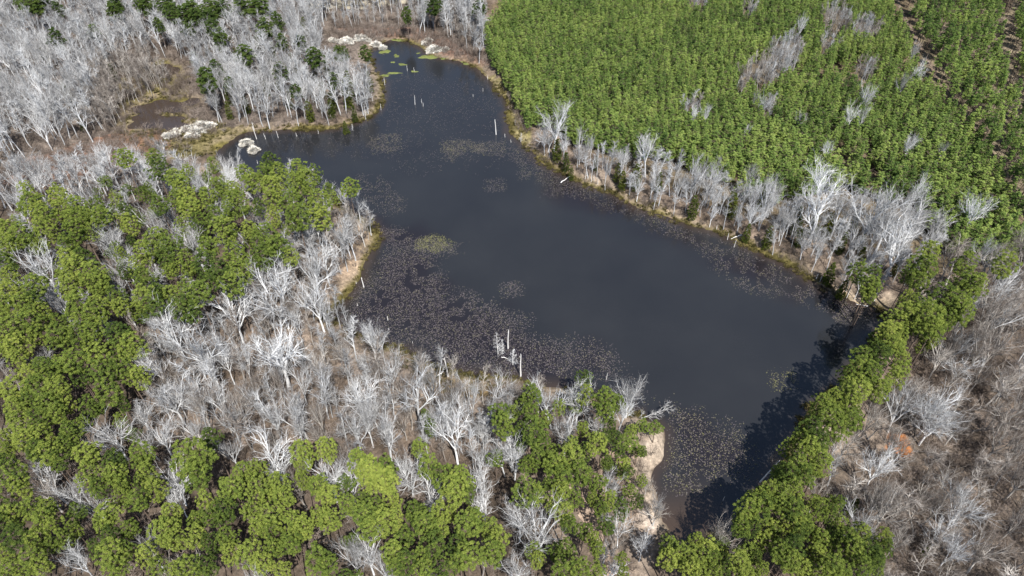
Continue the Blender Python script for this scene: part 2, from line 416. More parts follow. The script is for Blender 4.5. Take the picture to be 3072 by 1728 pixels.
def water_sheet(name, poly, z, st=1.6):
    lo = poly.min(0) - 2; hi = poly.max(0) + 2
    xs = np.arange(lo[0], hi[0] + st, st); ys = np.arange(lo[1], hi[1] + st, st)
    X, Y = np.meshgrid(xs, ys); x = X.ravel(); y = Y.ravel()
    d = sd_poly(x, y, poly)
    idx = np.arange(len(x)).reshape(X.shape)
    F = np.stack([idx[:-1, :-1], idx[:-1, 1:], idx[1:, 1:], idx[1:, :-1]], -1).reshape(-1, 4)
    F = F[(d[F] < 2.6).any(1)]
    used, inv = np.unique(F, return_inverse=True); F = inv.reshape(-1, 4)
    x = x[used]; y = y[used]; d = d[used]
    me = bpy.data.meshes.new(name)
    me.from_pydata(np.stack([x, y, np.full(len(x), z)], 1).tolist(), [], F.tolist())
    u, v, _ = proj(x, y, 0 * x)
    silt = (1 - sstep(.3, 3.0, -d)) * .6
    if name == 'pond_water': silt = np.maximum(silt, .75)
    silt = np.maximum(silt, sstep(1180, 1330, v) * (1 - sstep(1740, 1860, u)) * .9)
    silt = np.maximum(silt, (1 - sstep(0, 60, np.hypot(u - 880, (v - 835)))) * .5)
    a = me.attributes.new('silt', 'FLOAT', 'POINT'); a.data.foreach_set('value', silt.astype(np.float32))
    weed = np.zeros(len(x))
    for wp in ([(940,540),(1060,585),(1130,640),(1110,690),(1240,755),(1350,825),(1560,885),(1560,960),(1200,960),(980,875),(840,805),(900,720),(955,640)], [(1320,380),(1500,470),(1700,555),(1900,635),(2050,705),(2215,775),(2130,830),(2030,770),(1850,710),(1640,572),(1360,490)],
               [(1630,1000),(1700,990),(1790,1030),(1920,1130),(1880,1200),(1690,1250),(1670,1060)], [(540,350),(960,290),(960,110),(1100,140),(1260,240),(1290,330),(1340,420),(1100,400),(930,420),(600,440)]):
        gp = poly_g(wp)
        weed = np.maximum(weed, (1 - sstep(-7, 3, sd_poly(x, y, gp) + (vnoise(x, y, 6, 61) - .5) * 9)) * (.85 if wp[0][0] != 540 else .12))
    a = me.attributes.new('weed', 'FLOAT', 'POINT'); a.data.foreach_set('value', weed.astype(np.float32))
    me.materials.append(M['water']); me.update()
    o = link(name, me); o['kind'] = 'structure'
water_sheet('lake_water', lake, 0.0)
for i, pd in enumerate(ponds): water_sheet('pond_water', pd, 0.006 + .006 * i, .8)

def ribbon(name, pts_u, widths, mat, lift=.05):
    P = poly_g(pts_u, 1.2)
    # resample
    out = []
    for i in range(len(P) - 1):
        n = max(2, int(np.linalg.norm(P[i + 1] - P[i]) / .9))
        for k in range(n):
            t = k / n; out.append((*(P[i] * (1 - t) + P[i + 1] * t), widths[i] * (1 - t) + widths[i + 1] * t))
    out = np.array(out)
    for _ in range(12):
        out[1:-1] = (out[:-2] + out[1:-1] * 2 + out[2:]) / 4
    t = np.gradient(out[:, :2], axis=0); t /= np.linalg.norm(t, axis=1)[:, None]
    nrm = np.stack([-t[:, 1], t[:, 0]], 1)
    cols = 7; V = []
    for k in range(cols):
        s = (k / (cols - 1) - .5)
        wob = 1 + (vnoise(out[:, 0] + k * 7, out[:, 1], 1.7, 31) - .5) * .9
        q = out[:, :2] + nrm * (s * out[:, 2] * wob)[:, None]
        edge = 1 if 0 < k < cols - 1 else 0
        V.append(np.concatenate([q, (height(q[:, 0], q[:, 1]) + (lift if edge else -.06))[:, None]], 1))
    V = np.stack(V, 1); n = len(out)
    idx = np.arange(n * cols).reshape(n, cols)
    F = np.stack([idx[:-1, :-1], idx[1:, :-1], idx[1:, 1:], idx[:-1, 1:]], -1).reshape(-1, 4)
    me = bpy.data.meshes.new(name); me.from_pydata(V.reshape(-1, 3).tolist(), [], F.tolist())
    me.materials.append(M[mat]); me.update()
    o = link(name, me); o['kind'] = 'structure'
    return o
ribbon('dirt_track', [(1440,1195),(1452,1240),(1475,1290),(1505,1340),(1520,1400),(1525,1480),(1530,1560)], [3.2,3.6,3.4,3.0,3.0,3.0,3.0], 'track')
M['break'] = track_mat('fire_break_shaded_soil', (.07, .055, .04), (.22, .17, .13))  # brown soil, darkened to paint in the shade of the gap
ribbon('fire_break', [(2225,-60),(2265,40),(2315,130),(2352,205),(2405,265),(2440,320),(2490,400),(2550,490),(2640,570)], [1.5,1.5,1.7,2.2,1.6,1.5,1.7,1.5,1.5], 'break')
ribbon('clearing', [(760,20),(840,14),(930,8),(1010,2),(1090,-6)], [7,11,11,10,6], 'field')

# ------------------------------------------------------------------ tree makers (real sizes in metres)
def unit(a): return a / (np.linalg.norm(a, axis=-1, keepdims=True) + 1e-9)
def pine_crown(seed, h, Rr, depth, ncl, per, cs, prof, mat, name='crown', wid=.14, lobes=.22, inner=.5, up=.55, tone=.46):
    g = np.random.default_rng(seed)
    t = g.random(ncl * 3)
    rp = prof(t)
    keep = g.random(len(t)) < (rp + .12) / 1.12
    t = t[keep][:ncl]; rp = rp[keep][:ncl]; n = len(t)
    t = np.sort(t); rp = prof(t)
    ph = (np.arange(n) * 2.39996 + g.normal(0, .35, n)) % (2 * math.pi)
    k = g.integers(3, 6); o1, o2 = g.random(2) * 6.28
    lobe = 1 + lobes * np.sin(k * ph + o1 + t * 2.5) + lobes * .6 * np.sin((k + 2) * ph + o2)
    core = g.random(n) < .28
    rr = rp * lobe * Rr * np.where(core, g.uniform(.05, .7, n), inner + (1 - inner) * g.random(n))
    ox, oy = g.normal(0, .08 * Rr, 2)
    C = np.stack([rr * np.cos(ph) + ox * t, rr * np.sin(ph) + oy * t, h - depth * (1 - t) - cs * .5 + g.normal(0, cs * .25, n)], 1)
    size = cs * g.uniform(.6, 1.2, n)
    outw = unit(np.stack([np.cos(ph) * rp, np.sin(ph) * rp, (t - .25) * 1.3], 1))
    D = unit(unit(g.normal(size=(n, per, 3))) + .55 * outw[:, None] + np.array([0, 0, up]))
    L = size[:, None, None] * g.uniform(.6, 1.05, (n, per, 1)) * np.array([1, 1, .8])
    tip = C[:, None] + D * L
    root = C[:, None] + D * L * .25
    side = unit(np.cross(D, g.normal(size=(n, per, 3)))) * (size[:, None, None] * wid * g.uniform(.7, 1.4, (n, per, 1)) / cs * cs)
    V = np.stack([root, tip + side * 1.0, tip - side * 1.0], 2)
    # two sprays in five lie across the clump's surface instead of standing out of it
    flat = g.random((n, per)) < .35
    cen = C[:, None] + D * L * .82
    t1 = unit(np.cross(D, g.normal(size=(n, per, 3)))); t2 = np.cross(D, t1)
    q = size[:, None, None] * g.uniform(.15, .28, (n, per, 1))
    V2 = np.stack([cen + t1 * q, cen - t1 * q * .55 + t2 * q * .6, cen - t1 * q * .55 - t2 * q * .6 - D * q * .4], 2)
    V = np.where(flat[:, :, None, None], V2, V).reshape(-1, 3, 3)
    tint = np.clip((tone + g.normal(0, .09, n))[:, None] + g.normal(0, .08, (n, per)), 0, 1).ravel()
    return tri_mesh(name, V, tint, mat)
def pine_trunk(seed, h, depth, r0, name='trunk', limbs=14):
    g = np.random.default_rng(seed + 991)
    mb = MB()
    n = 7; zs = np.linspace(-.5, h - .6, n)
    off = np.cumsum(g.normal(0, .05, (n, 2)), 0)
    pts = np.concatenate([off, zs[:, None]], 1)
    mb.tube(pts, np.linspace(r0, r0 * .18, n), 7, .45)
    for i in range(limbs):
        t = g.uniform(.05, .85); z = h - depth * (1 - t)
        a = g.random() * 6.28; l = .75 * (1 - t * .5) * depth * .28
        p0 = np.array([np.interp(z, zs, pts[:, 0]), np.interp(z, zs, pts[:, 1]), z - .3])
        p1 = p0 + np.array([math.cos(a) * l, math.sin(a) * l, l * .25]); p2 = p0 + np.array([math.cos(a) * l * 1.8, math.sin(a) * l * 1.8, l * .75])
        mb.tube([p0, p1, p2], [.06, .04, .015], 4, .1)
    # a few dead stubs below the crown
    for i in range(5):
        z = g.uniform(min(h * .3, (h - depth) * .8), h - depth); a = g.random() * 6.28; l = g.uniform(.4, 1.3)
        p0 = np.array([np.interp(z, zs, pts[:, 0]), np.interp(z, zs, pts[:, 1]), z])
        mb.tube([p0, p0 + np.array([math.cos(a) * l, math.sin(a) * l, g.uniform(-.1, .3) * l])], [.04, .015], 3, .8)
    return mb.mesh(name, 'pine_bark')
dome = lambda t: np.where(t > .3, np.sqrt(np.clip(1 - ((t - .3) / .72) ** 2, 0, 1)), .45 + .55 * t / .3)
cone = lambda t: np.clip((1 - t) ** .75, 0, 1) * np.clip(.55 + t * 2.2, 0, 1)
column = lambda t: np.clip((1 - t) ** .5, 0, 1) * np.clip(.6 + t * 2, 0, 1)

PINE_H, PINE_R = 18.0, 2.4
TONES = (('dark green', .21), ('mid-green', .39), ('bright yellow-green', .54))
PINES = []
for i in range(12):     # tall pines with rounded crowns: four shapes in three tones
    dp = (5.6, 7.0, 4.8, 6.2)[i % 4]
    PINES.append((pine_trunk(i, PINE_H, dp, .2), pine_crown(100 + i, PINE_H, PINE_R, dp, 165, 105, .43, dome, 'needles', tone=TONES[i // 4][1], lobes=.2, wid=.065, inner=.8)))
BIG = []
for i in range(6):      # broad old pines
    BIG.append((pine_trunk(40 + i, 19.0, 6.6, .27, limbs=22), pine_crown(150 + i, 19.0, 3.4, 6.6, 300, 95, .45, dome, 'needles', tone=TONES[i // 2][1], lobes=.16, wid=.065, inner=.8)))
DEEP = []
for i in range(5):
    DEEP.append((pine_trunk(60 + i, PINE_H, 8.0, .19), pine_crown(170 + i, PINE_H, PINE_R, 8.0, 150, 85, .55, dome, 'needles_deep', lobes=.2)))
YOUNG_H, YOUNG_R = 8.0, 1.25
YOUNG = []
for i in range(8):
    YOUNG.append((pine_trunk(80 + i, YOUNG_H, 6.2, .07, limbs=6), pine_crown(190 + i, YOUNG_H, YOUNG_R, 6.2, 84, 40, .40, (lambda t: np.clip((1 - t) ** .62, 0, 1) * np.clip(.6 + t * 2.0, 0, 1)), 'needles_young', wid=.15, lobes=.25, inner=.45, up=.8, tone=.5)))
THIN = []
for i in range(5):
    THIN.append((pine_trunk(95 + i, 13.0, 5.0, .11, limbs=10), pine_crown(210 + i, 13.0, 1.7, 5.2, 52, 55, .5, cone, 'needles_young', lobes=.3, inner=.3)))
CEDAR = []
for i in range(4):
    CEDAR.append((pine_trunk(300 + i, 7.0, 6.4, .1, limbs=8), pine_crown(230 + i, 7.0, 1.35, 6.6, 190, 46, .34, column, 'cedar', wid=.2, lobes=.12, inner=.5, up=1.0)))

def path(g, p, d, L, k, wob, trop):
    pts = [np.array(p, float)]; d = np.array(d, float)
    for i in range(k):
        d = unit(d + g.normal(0, wob, 3) + np.array([0, 0, trop]))
        pts.append(pts[-1] + d * L / k)
    return np.array(pts), d
def cone_dir(g, d, ang):
    a = np.cross(d, [.3, .7, .2] if abs(d[2]) > .9 else [0, 0, 1]); a = unit(a); b = np.cross(d, a)
    ph = g.random() * 6.28
    return unit(d * math.cos(ang) + (a * math.cos(ph) + b * math.sin(ph)) * math.sin(ang))
def along(pts, f):
    x = f * (len(pts) - 1); i = min(int(x), len(pts) - 2); t = x - i
    return pts[i] * (1 - t) + pts[i + 1] * t, unit(pts[i + 1] - pts[i])
def twigs(g, mb, pts, r, n2, n3, l2, l3, trop, thick=1.0, n4=1):
    for j in range(n2):
        p, d = along(pts, g.uniform(.22, 1.0))
        q, dd = path(g, p, cone_dir(g, d, g.uniform(.45, .95)), l2 * g.uniform(.55, 1.2), 3, .16, trop)
        mb.tube(q, np.array([.052, .042, .032, .018]) * thick, 3, float(g.uniform(.55, .8)))
        for k in range(n3):
            p3, d3 = along(q, g.uniform(.2, 1.0))
            q3, _ = path(g, p3, cone_dir(g, d3, g.uniform(.4, .95)), l3 * g.uniform(.5, 1.25), 2, .2, trop)
            mb.tube(q3, np.array([.027, .021, .011]) * thick, 3, float(g.uniform(.3, .6)))
            for m_ in range(n4):
                p4, d4 = along(q3, g.uniform(.25, 1.0))
                q4, _ = path(g, p4, cone_dir(g, d4, g.uniform(.4, .9)), l3 * .6 * g.uniform(.5, 1.2), 1, .2, trop)
                mb.tube(q4, np.array([.016, .009]) * thick, 3, float(g.uniform(.1, .4)))
def spreading_tree(seed, bark):
    """broad bare hardwood: 15 m tall, crown 4.6 m in radius"""
    g = np.random.default_rng(seed)
    tr, cr = MB(), MB()
    H = 15.0; fork = g.uniform(.26, .42) * H
    tp, td = path(g, (0, 0, -.4), (0, 0, 1), fork + .4, 5, .05, .05)
    tr.tube(tp, np.linspace(.29, .21, 6), 7, .88)
    nl = int(g.integers(4, 7)); a0 = g.random() * 6.28
    for i in range(nl):
        a = a0 + i * 6.283 / nl + g.normal(0, .3); el = g.uniform(.9, 1.35) if i else 1.5
        d = np.array([math.cos(a) * math.cos(el), math.sin(a) * math.cos(el), math.sin(el)])
        p, _ = along(tp, g.uniform(.75, 1.0))
        L = (H - fork) * g.uniform(.8, 1.02)
        q, dd = path(g, p, d, L, 7, .12, .04)
        cr.tube(q, np.linspace(.17, .035, 8), 5, float(g.uniform(.78, .98)))
        twigs(g, cr, q, .1, 7, 4, L * .34, L * .18, .09, .85)
        for k in range(3):
            p2, d2 = along(q, g.uniform(.15, .6))
            q2, _ = path(g, p2, cone_dir(g, d2, g.uniform(.4, .75)), L * g.uniform(.4, .62), 5, .14, .10)
            cr.tube(q2, np.linspace(.10, .025, 6), 4, float(g.uniform(.68, .9)))
            twigs(g, cr, q2, .06, 6, 4, L * .24, L * .14, .08, .85)
    return tr.mesh('trunk', bark), cr.mesh('crown', bark)
def slender_tree(seed, bark):
    """tall narrow bare tree: 15 m tall, crown 2.2 m in radius"""
    g = np.random.default_rng(seed)
    tr, cr = MB(), MB()
    H = 15.0
    lean = g.normal(0, .05, 2)
    tp, td = path(g, (0, 0, -.4), (lean[0], lean[1], 1), H, 9, .05, .03)
    tr.tube(tp, np.linspace(.15, .03, 10), 6, .74)
    for i in range(int(g.integers(13, 18))):
        f = g.uniform(.34, .97); p, d = along(tp, f)
        L = g.uniform(1.8, 4.2) * (1.25 - f * .75)
        q, _ = path(g, p, cone_dir(g, d, g.uniform(.35, .75)), L, 4, .13, .12)
        cr.tube(q, np.linspace(.06, .02, 5), 4, float(g.uniform(.55, .85)))
        twigs(g, cr, q, .05, 6, 4, L * .45, L * .3, .08, .75)
    return tr.mesh('trunk', bark), cr.mesh('crown', bark)
def feather_tree(seed):
    """dead bald cypress, white, short level boughs: 8 m tall"""
    g = np.random.default_rng(seed)
    tr, cr = MB(), MB()
    tp, td = path(g, (0, 0, -.8), (0, 0, 1), 8.6, 7, .03, .02)
    tr.tube(tp, np.linspace(.15, .03, 8), 6, .7)
    for i in range(46):
        f = g.uniform(.22, .98); p, d = along(tp, f)
        L = (1.15 - f) * 1.7 + .25
        q, _ = path(g, p, cone_dir(g, d, g.uniform(.9, 1.4)), L, 3, .15, .02)
        cr.tube(q, np.linspace(.026, .009, 4), 3, float(g.uniform(.5, 1)))
        twigs(g, cr, q, .02, 4, 2, L * .4, L * .22, 0, .42, 0)
    return tr.mesh('trunk', 'dead_wood'), cr.mesh('crown', 'pale_bark')
def bush(seed, mat, H=2.6, stems=9, spread=.45):
    g = np.random.default_rng(seed); mb = MB()
    for i in range(stems):
        a = g.random() * 6.28; r = abs(g.normal(0, .35))
        q, _ = path(g, (math.cos(a) * r, math.sin(a) * r, -.1), (math.cos(a) * spread, math.sin(a) * spread, 1), H * g.uniform(.6, 1.1), 4, .12, .03)
        mb.tube(q, np.linspace(.035, .014, 5), 3, float(g.uniform(.4, .9)))
        for k in range(6):
            p, d = along(q, g.uniform(.2, 1))
            q2, _ = path(g, p, cone_dir(g, d, g.uniform(.4, .9)), H * .34 * g.uniform(.6, 1.2), 2, .15, .03)
            mb.tube(q2, [.02, .016, .01], 3, float(g.uniform(.2, .8)))
            for m_ in range(3):
                p3, d3 = along(q2, g.uniform(.2, 1))
                mb.tube([p3, p3 + cone_dir(g, d3, g.uniform(.4, .9)) * H * .17], [.013, .008], 3, float(g.uniform(.1, .7)))
    return mb.mesh('bush', mat)
def tuft(seed, mat, n=46, H=.7, Rr=.5, w=.035):
    g = np.random.default_rng(seed)
    a = g.random(n) * 6.28; r = Rr * np.sqrt(g.random(n)) * .6
    root = np.stack([np.cos(a) * r, np.sin(a) * r, np.full(n, -.05)], 1)
    d = unit(np.stack([np.cos(a) * .7, np.sin(a) * .7, np.ones(n)], 1) + g.normal(0, .3, (n, 3)))
    L = H * g.uniform(.6, 1.2, n)[:, None]
    mid = root + d * L * .6; tip = mid + unit(d + np.array([0, 0, -.8])) * L * .5
    s = unit(np.cross(d, g.normal(size=(n, 3)))) * w
    V = np.stack([root - s, root + s, mid + s * .8, tip, mid - s * .8], 1)
    return tri_mesh('tuft', V, np.clip(g.normal(.5, .2, n), 0, 1), mat, 5)

SPREAD = [spreading_tree(400 + i, 'pale_bark' if i % 4 else 'grey_bark') for i in range(10)]
SPREAD_B = [spreading_tree(420 + i, 'brown_bark') for i in range(5)]
SLENDER = [slender_tree(440 + i, 'grey_bark') for i in range(8)]
SLENDER_B = [slender_tree(460 + i, 'brown_bark') for i in range(5)]
SPR_H, SPR_R = 15.0, 4.6
SLE_H, SLE_R = 15.0, 2.2

def put_tree(name, pair, x, y, sx, sz, label, cat, group, rz=None, lean=(0, 0)):
    root = bpy.data.objects.new(name, None); COL.objects.link(root)
    root.empty_display_size = .5
    root.location = (x, y, hz(x, y)); root.rotation_euler = (lean[0], lean[1], random.random() * 6.283 if rz is None else rz)
    root.scale = (sx, sx, sz)
    for nm, me in (('trunk', pair[0]), ('crown', pair[1])):
        o = bpy.data.objects.new(nm, me); COL.objects.link(o); o.parent = root
    return tag(root, label, cat, group)

# ------------------------------------------------------------------ what was read off the photograph
T1, T2, T3 = (0, 0), (1024, 0), (2048, 0)
T4, T5, T6 = (0, 576), (1024, 576), (2048, 576)
T7, T8, T9 = (0, 1152), (1024, 1152), (2048, 1152)
pine_obs = []
def P(t, s):
    v = [int(q) for q in s.split()]
    pine_obs.extend(tile(*t, [tuple(v[i:i + 3]) for i in range(0, len(v), 3)]))
P(T4, """235 80 100 290 150 80 450 50 80 460 150 80 350 200 90 590 120 90 740 110 80 590 220 110 760 210 90 560 320 90 700 290 70 350 290 90
 60 310 90 180 340 100 70 430 90 230 390 70 310 440 60 520 430 80 950 150 60 900 230 50 980 240 70 1215 110 80 1330 60 70 1400 30 80 1080 25 50
 1440 130 90 1560 40 70 1780 80 110 1620 180 80 1680 260 100 1380 250 60 1500 220 70 1740 300 60 1950 120 60 2060 190 60 2050 40 80 2200 60 100
 2240 170 110 2400 60 110 2420 170 90 1880 280 70 2000 330 120 2090 400 100 1180 370 110 1000 400 40 1100 450 80 1300 430 100 1400 520 80 1570 420 90
 1550 530 110 1650 620 110 1780 470 110 1820 580 100 1970 480 90 1990 540 60 2190 480 70 1750 690 100 1270 560 70 1290 610 60 940 610 50 920 480 50
 1080 660 80 1050 550 70 520 520 80 580 580 100 700 630 110 640 520 80 740 700 90 500 650 70 280 720 100 530 720 90 60 560 80 80 650 60 100 690 60
 880 790 80 920 880 70 1090 800 100 1170 870 100 1200 770 80 1300 780 80 1420 720 90 1500 780 110 1380 870 110 1450 920 80 600 860 110 720 930 100
 620 980 90 590 1080 90 700 1080 90 760 860 80 230 1000 110 100 1050 120 150 1180 100 60 1180 80 300 1080 80 450 1100 100 440 1000 70 900 1090 110
 1000 1150 100 960 1220 80 750 1250 100 890 1280 70 60 780 90 50 880 90 180 880 90 280 850 80 330 920 70 160 1280 80 360 1360 100 560 1300 110
 600 1380 80 780 1370 110 950 1340 90 1050 1390 80 240 1400 80""")
P(T7, """120 60 100 280 60 100 440 60 100 250 170 80 140 200 90 380 180 100 480 140 80 810 50 100 920 130 50 680 170 80 150 310 100 300 280 90 440 250 80
 560 380 90 640 330 60 200 420 100 330 400 90 60 430 70 70 520 60 380 560 100 300 520 90 450 600 80 530 470 80 680 560 100 100 700 110 60 620 80
 160 790 80 690 720 100 880 610 90 900 700 90 760 800 80 950 770 60 1080 540 100 1120 680 80 1180 800 80 1050 900 90 930 860 70 1450 560 165
 1590 420 80 1480 690 120 1840 680 90 1760 800 110 1950 640 80 1960 780 100 2100 750 90 2280 520 100 2460 490 90 2280 650 50 2150 870 90 2280 720 60
 2420 790 90 2480 860 90 830 1000 100 800 1070 80 260 960 90 390 950 70 60 950 80 120 1010 80 60 1080 80 360 1050 100 150 1180 110 300 1200 90
 420 1240 60 560 1100 60 500 1180 70 60 1300 80 270 1340 100 340 1410 80 120 1410 90 860 1170 80 1000 1120 70 850 1300 120 760 1240 80 980 1280 80
 900 1400 90 1300 1000 90 1250 1120 110 1330 1180 90 1560 890 80 1680 960 100 1600 1020 80 1500 1050 70 1480 1160 90 1720 1170 90 1600 1200 80
 1900 940 90 2050 1000 110 1960 1100 80 2050 1130 90 2220 1050 90 2300 1100 90 2420 1000 80 2500 1060 90 2200 1220 90 2080 1250 80 1900 1280 110
 2000 1380 90 1750 1290 80 2250 1150 80 2400 1320 110 2480 1400 90 2140 1430 70 1430 1400 100 1560 1390 90 1350 1430 80 1200 1400 80 1130 1300 90""")
P(T8, """130 580 90 220 640 110 320 640 100 330 740 110 200 720 80 590 480 70 660 620 90 760 680 100 850 780 120 900 700 100 960 820 60 380 850 80
 270 920 70 60 930 90 550 960 90 740 960 90 820 970 50 200 1000 110 330 1030 110 220 1100 100 400 1000 70 640 1060 110 740 1080 80 950 1060 120
 1000 1010 80 1120 1080 90 1180 1150 90 700 1200 110 880 1200 100 950 1290 120 1130 1280 110 400 1270 110 480 1330 100 420 1380 80 600 1300 80
 620 1400 90 740 1420 90 870 1350 80 1440 80 80 1200 220 90 1230 310 90 1420 220 80 1460 340 110 1490 420 80 1350 350 60 1990 100 100 2000 180 80
 2040 290 50 630 230 45 670 310 50 1930 430 90 1850 480 60 1480 560 80 1620 600 100 1740 540 110 1800 650 100 1660 680 100 1560 760 60 1400 800 120
 1470 830 80 1650 800 80 1600 920 70 1680 950 80 1720 1040 70 1700 1230 80 1450 1250 70 1480 1310 60 1900 1160 60 1930 1240 60 1900 860 50
 2020 850 70 1960 930 60 2150 480 80 2230 530 60 2130 620 60 2120 700 60 2270 350 60 2370 350 60 2200 370 40 2000 560 50 1980 380 60 2120 1310 50
 1680 1400 110 1800 1390 90 1920 1400 80 2130 1420 50 2480 1200 80 2480 1300 90 2550 1250 80 1850 60 70""")
P(T9, """1060 140 80 1150 120 70 1300 60 100 1250 130 80 1500 30 80 1100 270 90 1240 300 90 1280 250 60 1150 350 90 980 340 90 900 400 70 820 430 60
 1000 430 90 940 500 80 1040 600 80 870 580 60 860 640 80 900 700 80 800 700 80 550 840 70 650 820 80 740 860 90 830 820 80 500 950 90 600 930 90
 720 930 80 800 970 90 880 1000 80 930 1060 60 450 1050 80 420 1120 70 510 1100 60 830 1060 70 880 1120 70 840 1220 90 740 1270 80 820 1320 80
 1040 920 70 1120 950 60 1180 890 60 1250 1150 80 1350 1110 70 1300 1220 90 1400 1250 90 1530 1140 60 1540 1220 60 1450 1310 70 1350 1370 80
 1130 1370 90 1060 1420 70 1200 1400 70 100 1180 60 60 1280 80 150 1290 80 230 1320 60 60 1370 80 120 1420 70 250 1420 70 420 1340 80 470 1400 70
 330 1380 60 560 1310 40 600 1390 50""")
P(T6, """1370 500 70 1480 540 80 1460 620 80 1440 700 50 1850 480 70 1780 540 80 1830 590 80 1790 680 70 1720 600 60 1700 770 50 1730 850 60 1700 940 90
 1600 970 80 1740 1020 60 1560 1080 90 1480 1080 60 1620 1100 70 1570 1180 80 1440 1200 70 1350 1260 80 1480 1260 80 1330 1360 90 1400 1400 90
 1240 1400 70 1600 1400 70 1850 950 120 1900 1020 90 1800 900 80 2010 940 70 2080 800 100 2120 880 90 2020 850 80 1960 780 100 2200 700 90
 2130 680 80 2240 680 60 2450 530 90 1900 1110 40 2130 540 80""")
P(T1, """940 1200 80 1160 1180 60 1180 1260 90 1330 1340 80 1420 1280 50 1600 1230 50 1380 1400 80 2030 1220 80 1850 1300 70 2000 1310 80 2100 1290 70
 2250 1280 90 2310 1340 80 1900 1380 80 2050 1390 90 2230 1390 100 2370 1290 60 1640 1410 70 1760 1430 60 440 1440 40 210 1440 60""")
P(T2, "60 1410 80")
deep_obs = tile(*T1, [(250,50,80),(310,30,60),(180,20,60),(450,80,40),(870,40,60),(860,90,50),(700,240,40),(420,280,55),(1110,40,60),(1060,20,50),(1250,30,70),(1300,80,60),
 (1400,90,70),(1450,60,70),(1480,110,60),(1590,60,70),(1690,60,60),(1840,40,80),(1950,60,80),(1570,120,60),(1600,200,50),(1660,260,50),(1650,310,40),
 (1190,170,40),(1420,220,40),(1840,400,60),(2000,200,60),(2090,160,50),(2120,310,40),(2270,310,40),(2370,430,60),(2120,530,50),(1620,500,50),(1540,570,60),
 (1560,620,60),(1730,620,40),(1460,430,30),(2510,600,40),(2560,400,40),(2230,680,40)]) + tile(*T2, [(20,400,35),(180,380,40),(490,80,40),(690,40,50),(1040,60,50),(720,20,40)])
cedar_obs = tile(*T1, [(1720,700,34),(1850,770,30),(2000,640,34),(2100,600,38),(2240,560,34),(2380,560,34),(2430,660,34),(2460,500,36),(2300,210,38),(1950,330,34),(1780,430,38),(2050,380,34),(1900,560,32),(2180,740,30),(1600,700,30),(840,520,30),(500,690,34),(330,430,34),(2500,740,45),(2330,810,40),(2170,390,30),(1560,370,25),(600,900,30),(2490,800,35),(1720,820,30)]) + tile(*T2, [(200,590,42),(45,620,55),(45,720,45),(1630,1110,45),(1700,1185,36),
 (2220,1310,55),(2130,1330,38),(2090,1280,34),(2400,1360,36),(1740,1260,25),(1920,1220,25),(20,900,30),(90,820,28)]) + tile(*T6, [(90,85,48),(380,60,55),(385,100,45),(500,270,36),(660,310,46),
 (600,50,40),(870,190,50),(870,240,40),(990,240,48),(1110,240,50),(1290,220,40),(890,330,36),(1210,380,42),(1230,680,42),(1130,580,48),(1350,480,40),(1350,380,30),(1740,220,30),(1620,560,30)]) + tile(*T8, [(630,240,50),(660,300,50)]) + tile(*T9, [(1300,910,45),(1840,1250,30)])

sp_obs = (tile(*T4, [(320,580,150),(840,330,110),(830,420,90),(1120,200,100),(900,560,90),(1460,370,110),(1180,650,80),(440,830,90),(320,1270,100),(2080,720,190),(2350,560,130),
 (2430,470,110),(2380,800,130),(1290,1050,150),(1500,1130,190),(2080,1180,230),(1730,870,150),(1190,1280,120),(2540,300,100),(1950,200,70),(700,40,90),(600,60,80),(2300,320,90),(2480,640,100),(1280,220,60),(1700,100,60)])
 + tile(*T7, [(830,370,140),(360,720,130),(560,800,100),(700,920,100),(580,1320,110),(1270,80,140),(1650,130,100),(1470,330,90),(1720,250,120),(1220,420,120),(2040,520,170),(1330,880,80),
 (1750,500,90),(2250,200,130),(2050,250,110),(2480,700,130),(1430,60,80),(1900,80,100),(2420,60,110),(1050,250,90),(1600,1240,0)])
 + tile(*T8, [(180,80,130),(550,70,160),(240,160,100),(100,350,120),(340,390,110),(860,380,150),(970,150,110),(800,180,110),(480,640,90),(640,810,130),(1060,720,110),(1600,100,140),(1790,100,110),
 (1700,330,120),(1350,1000,120),(1510,1100,200),(1310,550,100),(1230,540,80),(2030,750,110),(1130,60,110),(60,720,120),(2120,200,90),(2180,70,100),(2380,900,60),(2290,1180,80),(200,1280,120),
 (100,1200,90),(330,1400,100),(1330,1390,140),(2120,1060,90),(1950,280,80),(1060,560,70),(1270,60,80)])
 + tile(*T9, [(1570,920,150),(1450,220,100),(1260,430,110),(1200,580,100),(1060,780,110),(260,1150,110),(1990,1100,110),(2320,1250,150),(2500,170,150),(1920,180,120),(2520,500,110),(1640,1170,80),
 (750,560,50),(360,1310,60),(2240,640,100),(1950,880,120),(2150,940,110),(1680,150,120),(2130,130,100),(1500,600,110),(1800,900,100),(1450,1400,90),(2070,1240,100)])
 + tile(*T6, [(1070,100,160),(1460,130,170),(1570,210,150),(1780,160,150),(1660,380,160),(1330,590,90),(2220,150,90),(2260,440,70),(2340,860,140),(2050,490,100),(1200,130,110),(640,30,90),
 (2380,640,100),(2450,700,100),(380,170,60),(790,180,70),(530,130,60),(2100,1100,110),(2400,1130,150),(2520,880,100),(2250,1180,110)])
 + tile(*T2, [(1620,900,110),(2330,1110,90),(1540,980,55)]) + tile(*T3, [(1090,1370,150),(100,1300,90),(220,1330,80),(650,1400,60),(1380,740,65),(890,215,35),(1280,900,50),(1360,900,40),
 (1720,1120,60),(1780,1420,60),(510,1300,45),(900,930,40),(2210,100,30),(1660,640,40),(1740,400,40),(600,790,45),(80,880,40),(170,880,35),(470,990,30),(1750,550,50),(1080,1150,35),(1960,1150,35),(560,770,30)]))

